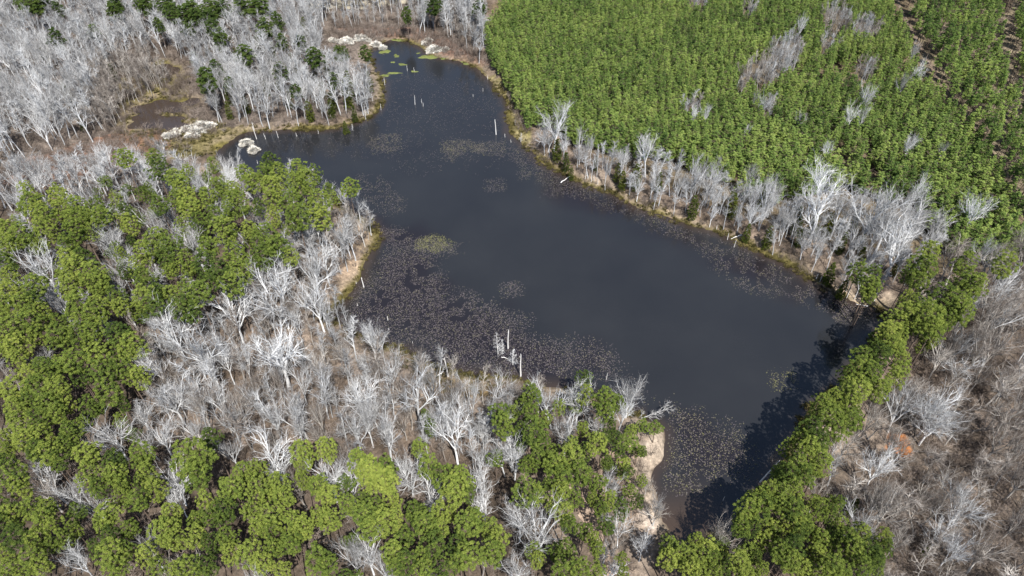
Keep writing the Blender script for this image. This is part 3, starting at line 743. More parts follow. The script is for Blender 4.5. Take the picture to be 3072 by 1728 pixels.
# ------------------------------------------------------------------ stand the trees
def settle(u, v, rpx, z_of_r, frac):
    """crown centre in the picture -> base on the ground, crown radius; the tree's height follows from its crown"""
    h = 15.0
    for _ in range(5):
        x, y = ray_to_z(u, v, 1.5 + h * frac)
        _, _, d = proj(x, y, 1.5 + h * frac)
        r = (rpx / 2.51563) * float(d) / FPX
        h = z_of_r(r)
    return x, y, r, h
far_stuff = {k: [] for k in ('pine', 'young', 'bare')}
occupied = []          # (x, y, r) of trees placed one by one

def pine_zone(u, v):
    if u > 1700 and v > 560: return 'dam'
    if u > 1560 and v > 1020: return 'point'
    if u > 1180 and v > 900: return 'cove'
    if v > 1120 or (u < 470 and v > 880): return 'near'
    return 'left'
PZ = {'dam': ('on the dam', 'pines on the dam'), 'point': ('on the sandy point', 'pines on the sandy point'), 'cove': ('above the lower cove', 'pines by the lower cove'),
 'near': ('in the near wood', 'pines of the near wood'), 'left': ('on the headland', 'pines of the headland')}
items = []
for (u, v, rp) in pine_obs:
    if 1540 < u < 1700 and 1020 < v < 1330:
        x, y, r, h = settle(u, v, rp * .9, lambda r: min(9.0, max(3.5, 2.2 + 3.0 * r)), .7)
    else:
        x, y, r, h = settle(u, v, rp * (.98 if u > 1700 else .88), lambda r: min(20.0, max(7.5, 8.5 + 3.9 * r)), .84)
    d = math.dist((x, y, h), (0, 0, CAM_H))
    items.append((r / d, u, v, x, y, r, h))
under = set()
def fill_pines(poly, step, seed, r0, r1, near=.9):
    g = np.random.default_rng(seed)
    c = np.array([ray_to_z(u, v, 10.0) for u, v in poly]); lo, hi = c.min(0) - 4, c.max(0) + 4
    X, Y = np.meshgrid(np.arange(lo[0], hi[0], step), np.arange(lo[1], hi[1], step))
    xx = X.ravel() + g.uniform(-.45, .45, X.size) * step; yy = Y.ravel() + g.uniform(-.45, .45, X.size) * step
    uu, vv, _ = proj(xx, yy, 10.0)
    have = np.array([(t[3], t[4], t[5]) for t in items])
    for a, b, u_, v_ in zip(xx, yy, uu, vv):
        if not inside(np.array([u_]), np.array([v_]), poly)[0] or water_sd(np.array([a]), np.array([b]))[0] < 1.2: continue
        if (np.hypot(have[:, 0] - a, have[:, 1] - b) < have[:, 2] * near + .5).any(): continue
        r = g.uniform(r0, r1); h = g.uniform(8, 12)
        items.append((r / math.dist((a, b, h), (0, 0, CAM_H)), float(u_), float(v_), float(a), float(b), r, h)); under.add((float(a), float(b)))
fill_pines([(1900,1230),(2010,1130),(2110,1190),(2080,1290),(2230,1340),(2240,1470),(1660,1470),(1700,1400),(1840,1330)], 2.9, 3, 1.3, 2.0, .5)
fill_pines([(1210,1040),(1330,975),(1480,945),(1570,990),(1640,1090),(1610,1180),(1560,1300),(1400,1400),(1330,1250),(1230,1130)], 4.3, 7, 1.1, 1.8, .75)
fill_pines([(1560,1110),(1640,1090),(1655,1130),(1620,1190),(1615,1260),(1580,1290),(1550,1200)], 3.2, 8, .8, 1.2, .7)
fill_pines([(-60,1000),(200,900),(330,1080),(560,1190),(900,1190),(1200,1230),(1300,1320),(1300,1480),(-60,1480)], 5.4, 4, 1.2, 1.8)
fill_pines([(2300,815),(2240,800),(2160,925),(2060,1015),(2000,1095),(1930,1205),(1880,1290),(1990,1265),(2060,1175),(2130,1065),(2230,965),(2340,860)], 3.0, 5, 1.2, 1.9, .55)
fill_pines([(-60,560),(150,470),(560,440),(740,430),(860,480),(740,600),(600,720),(400,800),(330,950),(-60,1000)], 4.8, 6, 1.0, 1.6, .8)
items.sort(reverse=True)
for rank, (_, u, v, x, y, r, h) in enumerate(items):
    wd = float(water_sd(np.array([x]), np.array([y]))[0])
    occupied.append((x, y, r))
    big = r > 2.75
    i = rank
    if big: q = random.randrange(6); pair, R0, H0, tone = BIG[q], 3.4, 19.0, TONES[q // 2][0]
    else:
        q = random.choices(range(12), weights=[2] * 4 + [5] * 4 + [3] * 4)[0]
        if (x, y) in under and u < 1700: q = q % 4  # fill pines take the dark tone, painting in shade between the crowns
        pair, R0, H0, tone = PINES[q], PINE_R, PINE_H, TONES[q // 4][0]
    z = pine_zone(u, v)
    size = 'broad' if big else ('medium' if r > 1.7 else 'small')
    if rank < 300:
        put_tree('pine_tree', pair, x, y, r / R0, h / H0, f'{size} {tone} pine {PZ[z][0]}', 'pine tree', f'{size} {tone} {PZ[z][1]}')
    else:
        far_stuff['pine'].append((x, y, r / R0, h / H0, pair))
for i, (u, v, rp) in enumerate(deep_obs):
    x, y, r, h = settle(u, v, rp * 1.1, lambda r: min(15.0, max(6, 6 + 3.2 * r)), .78)
    occupied.append((x, y, r))
    put_tree('evergreen_tree', DEEP[i % 5], x, y, r / PINE_R, h / PINE_H, 'dark evergreen among leafless trees beyond the marsh' if u < 900 and v > 60 else 'dark evergreen at the leafless wood\'s far edge', 'evergreen', 'evergreens in the leafless wood' if u < 900 and v > 60 else 'evergreens at the far edge')
for i, (u, v, rp) in enumerate(cedar_obs):
    x, y, r, h = settle(u, v, rp * 1.0, lambda r: min(10.0, max(3.5, 3.0 + 2.8 * r)), .55)
    occupied.append((x, y, r))
    lab = ('columnar olive cedar on the marsh headland', 'cedars of the marsh headland') if u < 1000 and v < 400 else (('columnar olive cedar below the plantation', 'cedars of the plantation shore') if u > 1200 and v < 760 else ('small dark cedar in the lower woods', 'cedars of the lower woods'))
    put_tree('cedar_tree', CEDAR[i % 4], x, y, r / 1.35, h / 7.0, lab[0], 'cedar', lab[1])

occ = np.array(occupied)
def clear_of(x, y, gap, arr):
    if len(arr) == 0: return np.ones(len(x), bool)
    ok = np.ones(len(x), bool)
    for i in range(0, len(x), 2000):
        d2 = (x[i:i + 2000, None] - arr[None, :, 0]) ** 2 + (y[i:i + 2000, None] - arr[None, :, 1]) ** 2
        ok[i:i + 2000] = (d2 > (arr[None, :, 2] * gap) ** 2).all(1)
    return ok
def scatter(poly, step, zc, seed, jit=.48, shore=.8):
    """points on the ground whose crowns (zc above it) fall inside an outline read off the photograph"""
    g = np.random.default_rng(seed)
    c = np.array([ray_to_z(max(-250, min(2850, u)), max(-110, min(1560, v)), zc) for u, v in poly])
    lo, hi = c.min(0) - 6, c.max(0) + 6
    X, Y = np.meshgrid(np.arange(lo[0], hi[0], step), np.arange(lo[1], hi[1], step))
    X = X + (np.arange(X.shape[0]) % 2)[:, None] * step * .5
    x = X.ravel() + g.uniform(-jit, jit, X.size) * step; y = Y.ravel() + g.uniform(-jit, jit, X.size) * step
    u, v, _ = proj(x, y, zc + 1.0)
    k = inside(u, v, poly) & (u > -140) & (u < 2716) & (v > -90) & (v < 1540)
    x, y = x[k], y[k]
    d = water_sd(x, y); k = d > shore
    return x[k], y[k], g

# --- bare trees read off one by one
BAREZ = [
 ('hard', 'spreading pale leafless tree by the lower cove', 'spreading leafless trees of the lower cove', lambda u, v: 560 < v and u < 1700),
 ('dam', 'spreading leafless tree in brush behind the dam', 'spreading leafless trees behind the dam', lambda u, v: u >= 1700 and v > 640),
 ('shore', 'wide leafless tree on the plantation shore', 'wide leafless trees of the plantation shore', lambda u, v: u > 1250 and v > 240),
 ('far', 'grey leafless tree among young plantation pines', 'leafless trees inside the plantation', lambda u, v: u > 1250),
 ('up', 'spreading grey leafless tree round the marsh', 'leafless trees round the marsh', lambda u, v: True)]
def bare_zone(u, v):
    for z in BAREZ:
        if z[3](u, v): return z
bare_rank = []
for i, (u, v, rp) in enumerate(sp_obs):
    if rp == 0: continue
    x, y, r, h = settle(u, v, rp * 1.05, lambda r: min(19.0, max(7, 6.5 + 2.3 * r)), .66)
    wd = float(water_sd(np.array([x]), np.array([y]))[0])
    z = bare_zone(u, v)
    brown = z[0] == 'dam' and random.random() < .55
    pair = (SPREAD_B[i % 5] if brown else SPREAD[i % 10])
    if wd < .3 : continue
    bare_rank.append((9 + r, x, y, r / SPR_R, h / SPR_H, pair, z[1], z[2]))
# --- the rest of each leafless wood
def wood(poly, step, zc, seed, kinds, hr, rr, label, group, gap=.9, thin=None, shore=1.0):
    x, y, g = scatter(poly, step, zc, seed, shore=shore)
    k = clear_of(x, y, gap, occ)
    x, y = x[k], y[k]
    if thin is not None:
        k = thin(x, y, g); x, y = x[k], y[k]
    for a, b in zip(x, y):
        lst, R0, H0 = kinds[int(g.integers(len(kinds)))]
        h = g.uniform(*hr); r = g.uniform(*rr)
        d = math.dist((a, b, h), (0, 0, CAM_H))
        bare_rank.append((r * h ** .5 / d, a, b, r / R0, h / H0, lst[int(g.integers(len(lst)))], label, group))
S_, SB_, L_, LB_ = (SPREAD, SPR_R, SPR_H), (SPREAD_B, SPR_R, SPR_H), (SLENDER, SLE_R, SLE_H), (SLENDER_B, SLE_R, SLE_H)
MARSHW = [(-250,-110),(1225,-110),(1222,40),(1205,100),(1150,70),(1050,38),(1040,0),(1020,-20),(815,-12),(800,60),(810,125),(900,148),(942,190),(955,225),(900,262),(640,278),(560,262),(500,235),(490,120),(390,85),(290,110),(250,200),(230,290),(110,335),(0,360),(-250,420)]
wood(MARSHW, 3.7, 8.5, 21, [L_, L_, S_], (9.5, 15), (2.1, 3.1), 'slim pale leafless tree round the marsh', 'slim leafless trees round the marsh',
     thin=lambda x, y, g: vnoise(x, y, 11, 3) + g.random(len(x)) * .5 > .38)
wood([(230,150),(400,120),(420,175),(330,225),(300,245),(280,300),(210,300)], 2.1, 5, 22, [LB_], (7, 10.5), (1.2, 1.9), 'thin brownish sapling beside the marsh ponds', 'saplings by the marsh ponds')
wood([(820,26),(1020,22),(1040,-40),(1225,-40),(1215,95),(1130,70),(1040,40),(830,44)], 2.7, 5, 23, [LB_, L_], (6, 9), (1.0, 1.7), 'thin leafless tree in the lake-head thicket', 'thicket trees at the lake head')
wood([(-250,440),(60,410),(280,385),(430,405),(560,430),(640,450),(560,480),(430,470),(300,470),(150,460),(0,500),(-250,560)], 4.0, 8, 24, [L_, S_, L_], (9, 14), (2.0, 3.2), 'grey leafless tree between marsh and headland pines', 'leafless trees behind the headland')
wood([(0,480),(300,440),(560,400),(860,420),(940,520),(900,600),(760,640),(640,740),(400,800),(200,880),(-200,1000),(-250,560)], 6.0, 8, 25, [S_, L_], (9, 13), (2.0, 3.2), 'leafless tree squeezed between headland pines', 'leafless trees between headland pines', gap=.8)
wood([(620,720),(720,560),(900,500),(955,540),(930,640),(880,720),(835,790),(850,800),(940,850),(1090,920),(1200,950),(1340,980),(1480,1010),(1340,1080),(1300,1170),(1150,1130),(900,1120),(700,1120),(500,1120),(330,1080),(260,1020),(370,880),(370,780),(520,780)],
     3.9, 7, 26, [S_, L_, SB_, L_, LB_, LB_], (8.5, 14.5), (1.5, 2.8), 'slighter leafless tree on the leaf-strewn near bank', 'leafless trees of the near bank', gap=.7)
wood([(1345,330),(1440,340),(1560,380),(1700,400),(1850,460),(2000,500),(2250,500),(2370,560),(2360,640),(2230,730),(2130,740),(1980,650),(1750,560),(1500,465),(1360,400)],
     3.3, 6, 27, [L_, L_, S_], (6.5, 12), (1.3, 2.3), 'slim white-barked leafless tree below the plantation', 'slim leafless trees below the plantation', gap=.8)
wood([(2230,760),(2380,620),(2850,540),(2850,1560),(2050,1560),(2110,1330),(2140,1220),(2190,1080),(2270,940),(2330,830)], 5.6, 8, 28, [SB_, LB_, SB_, S_, LB_], (8, 14), (2.0, 3.8),
     'tangled tan-twigged leafless tree behind the dam', 'tangled leafless trees behind the dam', gap=.9)
wood([(-200,900),(380,900),(350,1080),(900,1150),(1300,1190),(1330,1560),(-250,1560)], 9.0, 9, 29, [S_, SB_], (10, 14), (2.0, 3.2), 'leafless tree caught between near-wood pines', 'leafless trees in the dense pine wood', gap=1.0)
wood([(1430,1180),(1540,1130),(1660,1080),(1660,1330),(1600,1560),(1500,1560)], 6.0, 5, 30, [SB_, S_], (5, 8), (1.2, 2.2), 'low leafless tree on the sandy point', 'low leafless trees of the sandy point', gap=1.1)
GAPS = [tile(*T3, q) for q in ([(640,400),(720,340),(900,290),(880,420),(830,520),(700,600),(560,640),(430,620),(430,560),(560,500),(650,480)], [(1050,120),(1180,100),(1260,180),(1240,230),(1080,200)],
 [(1280,200),(1400,180),(1470,240),(1440,290),(1290,280)], [(1040,320),(1130,310),(1130,370),(1050,370)], [(400,650),(480,650),(470,700),(400,700)], [(30,10),(190,0),(180,50),(40,50)], [(0,790),(160,760),(150,800),(0,850)],
 [(1320,520),(1420,500),(1400,600),(1320,590)], [(430,90),(530,85),(530,120),(440,120)], [(620,800),(690,790),(680,850),(600,850)])]
for k, gp in enumerate(GAPS):
    wood(gp, 1.9, 6.5, 60 + k, [LB_, L_], (8, 11), (1.0, 1.7), 'thin grey sapling in a plantation gap', 'saplings in plantation gaps')
bare_rank.sort(key=lambda t: -t[0])
for i, (_, x, y, sx, sz, pair, lab, grp) in enumerate(bare_rank):
    if i < 300:
        put_tree('leafless_tree', pair, x, y, sx, sz, lab, 'leafless tree', grp, lean=(random.gauss(0, .05), random.gauss(0, .05)))
    else:
        far_stuff['bare'].append((x, y, sx, sz, pair))

# --- plantation: rows of young pines
PLANT = [(1340,-110),(1260,15),(1218,62),(1228,110),(1262,170),(1292,222),(1332,285),(1382,285),(1440,325),(1530,345),(1600,365),(1680,372),(1750,395),(1850,432),(1900,490),(2000,470),(2080,455),(2200,465),(2300,485),
 (2360,550),(2400,610),(2500,630),(2640,640),(2620,560),(2545,470),(2502,400),(2432,305),(2382,250),(2322,180),(2290,100),(2250,30),(2220,-110)]
x, y, g = scatter(PLANT, 1.95, 6.0, 41, jit=.38)
k = clear_of(x, y, .45, np.array([(b[1], b[2], b[3] * SPR_R if b[5] in SPREAD else 1.2) for b in bare_rank]))
u, v, _ = proj(x, y, 6.5)
for zz in (3.0, 4.8, 6.5, 8.0):
    u, v, _ = proj(x, y, zz)
    for gp in GAPS: k &= ~inside(u, v, gp)
u, v, _ = proj(x, y, 6.5)
dens = vnoise(x, y, 16, 9); k &= ~((u > 1850) & (v > 130) & (dens * .5 + g.random(len(x)) * .55 < .34 + .1 * (u > 2000)))
x, y = x[k], y[k]
us, vs, dd = proj(x, y, 6.0)
order = np.argsort(dd)
cand = []
for j, i in enumerate(order):
    s = g.uniform(.85, 1.38); sz = g.uniform(.74, 1.15)
    if dd[i] < 215: s *= 1.18
    cand.append((dd[i] / s, x[i], y[i], s, sz, YOUNG[int(g.integers(8))], us[i], vs[i]))
cand.sort(key=lambda t: t[0])
for i, (_, a, b, s, sz, pair, uu, vv) in enumerate(cand):
    if i < 300 and 0 < uu < 2576:
        lab = ('young plantation pine by the fire break', 'young pines by the fire break') if uu > 2280 else (('young plantation pine above shore trees', 'young pines above the shore trees') if vv > 330 else ('young plantation pine by the upper lake', 'young pines near the upper lake'))
        put_tree('young_pine', pair, a, b, s, sz, lab[0], 'young pine', lab[1])
    else:
        far_stuff['young'].append((a, b, s, sz, pair))
# --- thinned stand beyond the fire break
THINZ = [(2262,-110),(2850,-110),(2850,600),(2640,560),(2560,450),(2480,335),(2410,245),(2350,150),(2305,60)]
x, y, g = scatter(THINZ, 3.3, 9.5, 42, jit=.45)
u, v, _ = proj(x, y, 1.5)
lane = inside(u, v, [(2490,40),(2540,40),(2520,180),(2560,330),(2520,340),(2480,200)])
k = ~lane & (g.random(len(x)) > .12); x, y = x[k], y[k]
for i, (a, b) in enumerate(zip(x, y)):
    s = g.uniform(.85, 1.35); sz = g.uniform(.8, 1.15)
    uu, vv, _ = proj(a, b, 9)
    if -10 < uu < 2586 and -20 < vv:
        put_tree('slender_pine', THIN[i % 5], a, b, s, sz, 'slender open-crowned pine in the thinned stand', 'slender pine', 'pines of the thinned stand')
    else: far_stuff['young'].append((a, b, s, sz, THIN[i % 5]))

# ------------------------------------------------------------------ masses of look-alikes: one object each
def stuff(name, label, cat, protos, pts, kind='stuff'):
    """pts: (x, y, z, sx, sz, rot, proto index)"""
    pts = np.array(pts, float)
    me = bpy.data.meshes.new(name)
    me.vertices.add(len(pts)); me.vertices.foreach_set('co', pts[:, :3].astype(np.float32).ravel())
    for nm, ty, val in (('sc', 'FLOAT_VECTOR', np.stack([pts[:, 3], pts[:, 3], pts[:, 4]], 1)), ('ro', 'FLOAT_VECTOR', np.stack([0 * pts[:, 5], 0 * pts[:, 5], pts[:, 5]], 1))):
        a = me.attributes.new(nm, ty, 'POINT'); a.data.foreach_set('vector', val.astype(np.float32).ravel())
    a = me.attributes.new('ix', 'INT', 'POINT'); a.data.foreach_set('value', pts[:, 6].astype(np.int32))
    me.update()
    o = link(name, me)
    ng = bpy.data.node_groups.new(name, 'GeometryNodeTree')
    ng.interface.new_socket('Geometry', in_out='INPUT', socket_type='NodeSocketGeometry')
    ng.interface.new_socket('Geometry', in_out='OUTPUT', socket_type='NodeSocketGeometry')
    gi = ng.nodes.new('NodeGroupInput'); go = ng.nodes.new('NodeGroupOutput')
    iop = ng.nodes.new('GeometryNodeInstanceOnPoints')
    jn = ng.nodes.new('GeometryNodeJoinGeometry')
    for pm in protos:
        po = bpy.data.objects.new(pm.name, pm)
        oi = ng.nodes.new('GeometryNodeObjectInfo'); oi.inputs['Object'].default_value = po; oi.inputs['As Instance'].default_value = True
        ng.links.new(oi.outputs['Geometry'], jn.inputs[0])
    def attr(nm, ty):
        n = ng.nodes.new('GeometryNodeInputNamedAttribute'); n.data_type = ty; n.inputs['Name'].default_value = nm; return n.outputs['Attribute']
    ng.links.new(gi.outputs[0], iop.inputs['Points']); ng.links.new(jn.outputs[0], iop.inputs['Instance'])
    iop.inputs['Pick Instance'].default_value = True
    ng.links.new(attr('ix', 'INT'), iop.inputs['Instance Index'])
    ng.links.new(attr('sc', 'FLOAT_VECTOR'), iop.inputs['Scale'])
    e2r = ng.nodes.new('FunctionNodeEulerToRotation'); ng.links.new(attr('ro', 'FLOAT_VECTOR'), e2r.inputs[0]); ng.links.new(e2r.outputs[0], iop.inputs['Rotation'])
    ng.links.new(iop.outputs[0], go.inputs[0])
    md = o.modifiers.new('scatter', 'NODES'); md.node_group = ng
    tag(o, label, cat, None, kind)
    return o
def tree_mass(name, label, cat, lst):
    if not lst: return
    uniq = []; idx = {}
    for t in lst:
        if id(t[4]) not in idx:
            idx[id(t[4])] = len(uniq); uniq.append(join_meshes('tree', *t[4]))
    a = np.array([(t[0], t[1]) for t in lst]); z = height(a[:, 0], a[:, 1])
    stuff(name, label, cat, uniq, [(t[0], t[1], zz, t[2], t[3], random.random() * 6.283, idx[id(t[4])]) for t, zz in zip(lst, z)])
def family(lst, fam): return [t for t in lst if any(t[4] is f for f in fam)]
tree_mass('pine_wood', 'smaller pine crowns filling the woods round the lake', 'pines', family(far_stuff['pine'], PINES))
tree_mass('pine_plantation', 'close-planted young green pines covering the slope right of the lake head', 'plantation', family(far_stuff['young'], YOUNG))
tree_mass('thinned_pines', 'outlying slender pines round the thinned stand', 'pines', family(far_stuff['young'], THIN))
tree_mass('slim_leafless_wood', 'mass of slim grey leafless trees filling the woods round the lake', 'leafless wood', family(far_stuff['bare'], SLENDER))
tree_mass('broad_leafless_wood', 'mass of broad grey leafless trees in the woods round the lake', 'leafless wood', family(far_stuff['bare'], SPREAD))
tree_mass('slim_brown_wood', 'mass of slim brownish leafless saplings in thickets and gaps', 'leafless wood', family(far_stuff['bare'], SLENDER_B))
tree_mass('broad_brown_wood', 'mass of broad brownish leafless trees behind the dam and on the banks', 'leafless wood', family(far_stuff['bare'], SPREAD_B))

# brush under the leafless trees
BUSH = [bush(500 + i, 'brush') for i in range(6)]
pts = []
def brush(poly, step, seed, s0, s1, cut=.35, shore=1.2):
    x, y, g = scatter(poly, step, 1.0, seed, shore=shore)
    k = vnoise(x, y, 7, 17) + g.random(len(x)) * .4 > cut
    uu, vv, _ = proj(x, y, 1.2); k &= ~inside(uu, vv, [(2225,1075),(2300,1085),(2305,1165),(2230,1160)]); x, y = x[k], y[k]
    z = height(x, y)
    for a, b, c in zip(x, y, z): pts.append((a, b, c, g.uniform(s0, s1) * 1.1, g.uniform(s0, s1), g.random() * 6.28, int(g.integers(6))))
brush([(2230,800),(2380,700),(2850,620),(2850,1600),(2050,1600),(2110,1400),(2140,1300),(2190,1180),(2270,1020)], 2.1, 71, .5, 1.4, .30)
brush([(680,640),(940,580),(930,660),(840,800),(950,880),(1150,960),(1500,1030),(1330,1250),(330,1250),(330,1080),(380,900)], 2.4, 72, .4, 1.1, .42)
brush([(-250,-110),(1225,-110),(1220,150),(1050,95),(850,95),(945,180),(950,250),(900,300),(640,320),(560,330),(400,400),(0,450),(-250,480)], 2.7, 73, .4, 1.2, .42)
brush([(1340,340),(1560,430),(1850,530),(2250,600),(2360,640),(2210,755),(1980,655),(1750,570),(1500,470),(1360,405)], 2.2, 74, .4, .9, .4, .8)
brush([(830,60),(1080,72),(1225,130),(1240,190),(1300,240),(1330,330),(1300,320),(1240,215),(1150,145),(1050,98),(850,95)], 1.8, 75, .5, 1.2, .3)
brush([(2262,-110),(2850,-110),(2850,600),(2640,560),(2410,265),(2350,180)], 3.4, 76, .5, 1.2, .5)
brush([(300,200),(480,180),(480,300),(340,330),(420,390),(0,500),(0,430),(280,340)], 1.9, 77, .4, 1.0, .36, .1)
brush([(1500,1180),(1590,1130),(1640,1140),(1640,1330),(1560,1500),(1560,1330)], 1.7, 78, .3, .8, .3)
brush([(-200,560),(560,460),(700,640),(380,840),(350,1100),(1300,1230),(1400,1560),(-200,1560)], 3.6, 79, .5, 1.3, .55)
stuff('brush_thicket', 'dry brown twiggy brush under the leafless trees', 'brush', BUSH, pts)

# sedge and moss tufts along the waterline and over the marsh
TUFT = [tuft(520 + i, 'moss_grass') for i in range(5)]
g = np.random.default_rng(5)
tp = []
xs = g.uniform(-190, 130, 90000); ys = g.uniform(60, 300, 90000)
d = look(LAKE_G, xs, ys)
w = 1 - sstep(.2, 2.2, np.abs(d - .4) + (vnoise(xs, ys, 5, 19) - .5) * 2.4 + (vnoise(xs, ys, 13, 20) - .4) * 2.2)
u, v, _ = proj(xs, ys, .3)
k = (g.random(len(xs)) < w) & (d > -1.2) & ~inside(u, v, [(1580,1060),(1690,1060),(1700,1340),(1600,1340)])
marsh = inside(u, v, [(320,230),(460,230),(470,300),(560,318),(900,312),(640,345),(540,395),(420,400),(300,345)]) | inside(u, v, [(1245,200),(1290,215),(1340,330),(1320,370),(1262,330),(1280,280)]) | inside(u, v, [(950,862),(1030,868),(1120,930),(1230,960),(1210,905),(1320,905),(1330,960),(1130,1000),(960,900)])
marsh &= water_sd(xs, ys) > .25
k &= (look(WATER_G, xs, ys) > look(LAKE_G, xs, ys) - .01)
k |= marsh & (g.random(len(xs)) < .55) & (vnoise(xs, ys, 4, 23) > .3)
for a, b, dd_ in zip(xs[k], ys[k], d[k]):
    s = g.uniform(.6, 1.3); tp.append((a, b, max(0.0, hz(a, b) if dd_ > 0 else 0.0), s, s * g.uniform(.6, 1.1), g.random() * 6.28, int(g.integers(5))))
stuff('shore_sedge', 'olive sedge and moss tufts fringing the waterline and marsh', 'sedge', TUFT, tp)

# lily pads
def pads():
    g = np.random.default_rng(9)
    Z = [([(948,560),(1060,588),(1140,620),(1100,660),(1130,720),(1240,755),(1350,825),(1450,865),(1540,885),(1545,940),(1400,960),(1200,945),(1100,905),(980,862),(870,800),(905,720),(955,640)], 4.2, .5, .0),
     ([(1060,596),(1100,594),(1135,612),(1100,632),(1066,615)], 7, .9, .0),
     ([(1335,388),(1500,482),(1700,562),(1900,645),(2050,712),(2190,775),(2120,812),(2030,765),(1900,735),(1850,705),(1750,640),(1640,566),(1560,532),(1370,482),(1315,415)], 2.6, .55, .25),
     ([(1640,1010),(1700,998),(1790,1040),(1850,1088),(1905,1130),(1880,1185),(1800,1232),(1690,1232),(1680,1140),(1670,1060)], 3.2, .62, .15),
     ([(915,350),(990,342),(1005,380),(940,390)], 3.0, .6, .2), ([(1112,352),(1190,346),(1205,372),(1130,380)], 4.0, .65, .1), ([(1195,362),(1262,358),(1262,388),(1205,384)], 3.0, .6, .2),
     ([(1285,378),(1330,388),(1345,440),(1310,450)], 2.2, .55, .3), ([(1226,456),(1262,452),(1264,474),(1232,478)], 2.5, .5, .2), ([(1268,722),(1296,716),(1306,738),(1274,744)], 4, .5, .1),
     ([(1945,945),(1985,935),(1995,965),(1950,975)], 3, .8, .2), ([(945,180),(1230,195),(1262,250),(1270,330),(1320,400),(1200,430),(980,440),(920,400),(640,360),(760,335),(960,290)], .55, .45, .35),
     ([(1120,620),(1170,618),(1168,632),(1140,634)], 2, .6, .2), ([(1130,378),(1160,384),(1140,404),(1125,398)], 3, .6, .1), ([(905,440),(985,455),(1010,520),(960,560)], 1.8, .5, .3), ([(2130,760),(2200,778),(2170,815),(2110,805)], 3, .6, .2),
     ([(1545,900),(1600,960),(1640,1010),(1600,1030),(1540,960)], .8, .5, .3)]
    P_, T_ = [], []
    for poly, dens, tone, cut in Z:
        c = poly_g(poly); lo, hi = c.min(0) - 1.5, c.max(0) + 1.5
        n = int((hi - lo).prod() * dens * 3.6)
        x = g.uniform(lo[0], hi[0], n); y = g.uniform(lo[1], hi[1], n)
        u, v, _ = proj(x, y, 0)
        dp_ = sd_poly(x, y, poly_g(poly))
        k = (g.random(len(x)) < 1 - sstep(-3.5 * min(1, len(x) / 6000), 2.2, dp_ + (vnoise(x, y, 5, 41) - .5) * 6 * min(1, len(x) / 3000))) & (look(LAKE_G, x, y) < -.4)
        k &= (vnoise(x, y, 1.5, 43) * .55 + vnoise(x, y, 6, 44) * .45) > .24 + cut * .45
        x, y = x[k], y[k]
        P_.append(np.stack([x, y], 1)); T_.append(np.clip(g.normal(tone, .13, len(x)), 0, 1))
    P_ = np.concatenate(P_); T_ = np.concatenate(T_); n = len(P_)
    # a pad: six-cornered leaf with a curled edge
    a = np.arange(6) / 6 * 2 * math.pi
    r = .078 * g.uniform(.55, 1.7, (n, 1)) * (1 + g.uniform(-.25, .25, (n, 6)))
    ph = g.random((n, 1)) * 6.28; asp = g.uniform(.35, 1.0, (n, 1))
    lx = np.cos(a)[None] * r * 1.2; ly = np.sin(a)[None] * r * asp
    X = P_[:, :1] + lx * np.cos(ph) - ly * np.sin(ph); Y = P_[:, 1:] + lx * np.sin(ph) + ly * np.cos(ph)
    tilt = g.uniform(-1, 1, (n, 1)) * .35
    Zz = .015 + np.abs(ly * tilt) + g.uniform(0, .05, (n, 1))
    me = tri_mesh('lily_pads', np.stack([X, Y, Zz], -1), T_, 'pad', 6)
    tag(link('lily_pads', me), 'withered brown and olive lily pads floating on the lake', 'lily pads', None, 'stuff')
pads()

# ------------------------------------------------------------------ single things
def blob_mat(name, u, v, rx, ry, label, z=.03):
    x, y = ray_to_z(u, v, 0)
    g = np.random.default_rng(int(u * 7 + v))
    _, _, d = proj(x, y, 0)
    mx = rx / 2.51563 * float(d) / FPX; my = ry / 2.51563 * float(d) / FPX / .5
    n = 26; rings = 5; mb = MB()
    A = np.arange(n) / n * 6.283
    ph = g.random(4) * 6.28
    ed = 1 + .22 * np.sin(2 * A + ph[0]) + .16 * np.sin(3 * A + ph[1]) + .12 * np.sin(5 * A + ph[2]) + g.normal(0, .05, n)
    V = [(0, 0, .08)]
    for k in range(1, rings + 1):
        f = k / rings
        for a, e in zip(A, ed): V.append((math.cos(a) * mx * e * f, math.sin(a) * my * e * f, (.09 * (1 - f ** 2) + (g.normal(0, .02) if k < rings else -.05))))
    F = [(0, 1 + j, 1 + (j + 1) % n) for j in range(n)]
    for k in range(rings - 1):
        for j in range(n):
            a = 1 + k * n + j; b_ = 1 + k * n + (j + 1) % n
            F.append((a, a + n, b_ + n, b_))
    for f in F: pass
    mb.add(V, F, .5); mb.t = list(np.clip(g.normal(.55, .2, len(F)), 0, 1))
    o = link('algae_mat', mb.mesh('algae_mat', 'algae'), None, (x, y, z))
    return tag(o, label, 'algae', 'algae mats in the lake head')
for a in tile(*T2, [(330,390,45,16),(415,422,22,13),(390,470,15,7),(460,487,35,8),(400,552,62,7),(550,540,25,8),(660,430,60,20),(770,440,30,9),(950,470,50,18),(310,300,38,14),(435,300,45,18),(580,402,14,6),(330,570,40,8)]):
    blob_mat('algae_mat', *a, 'flat olive algae mat floating in the narrow lake head')

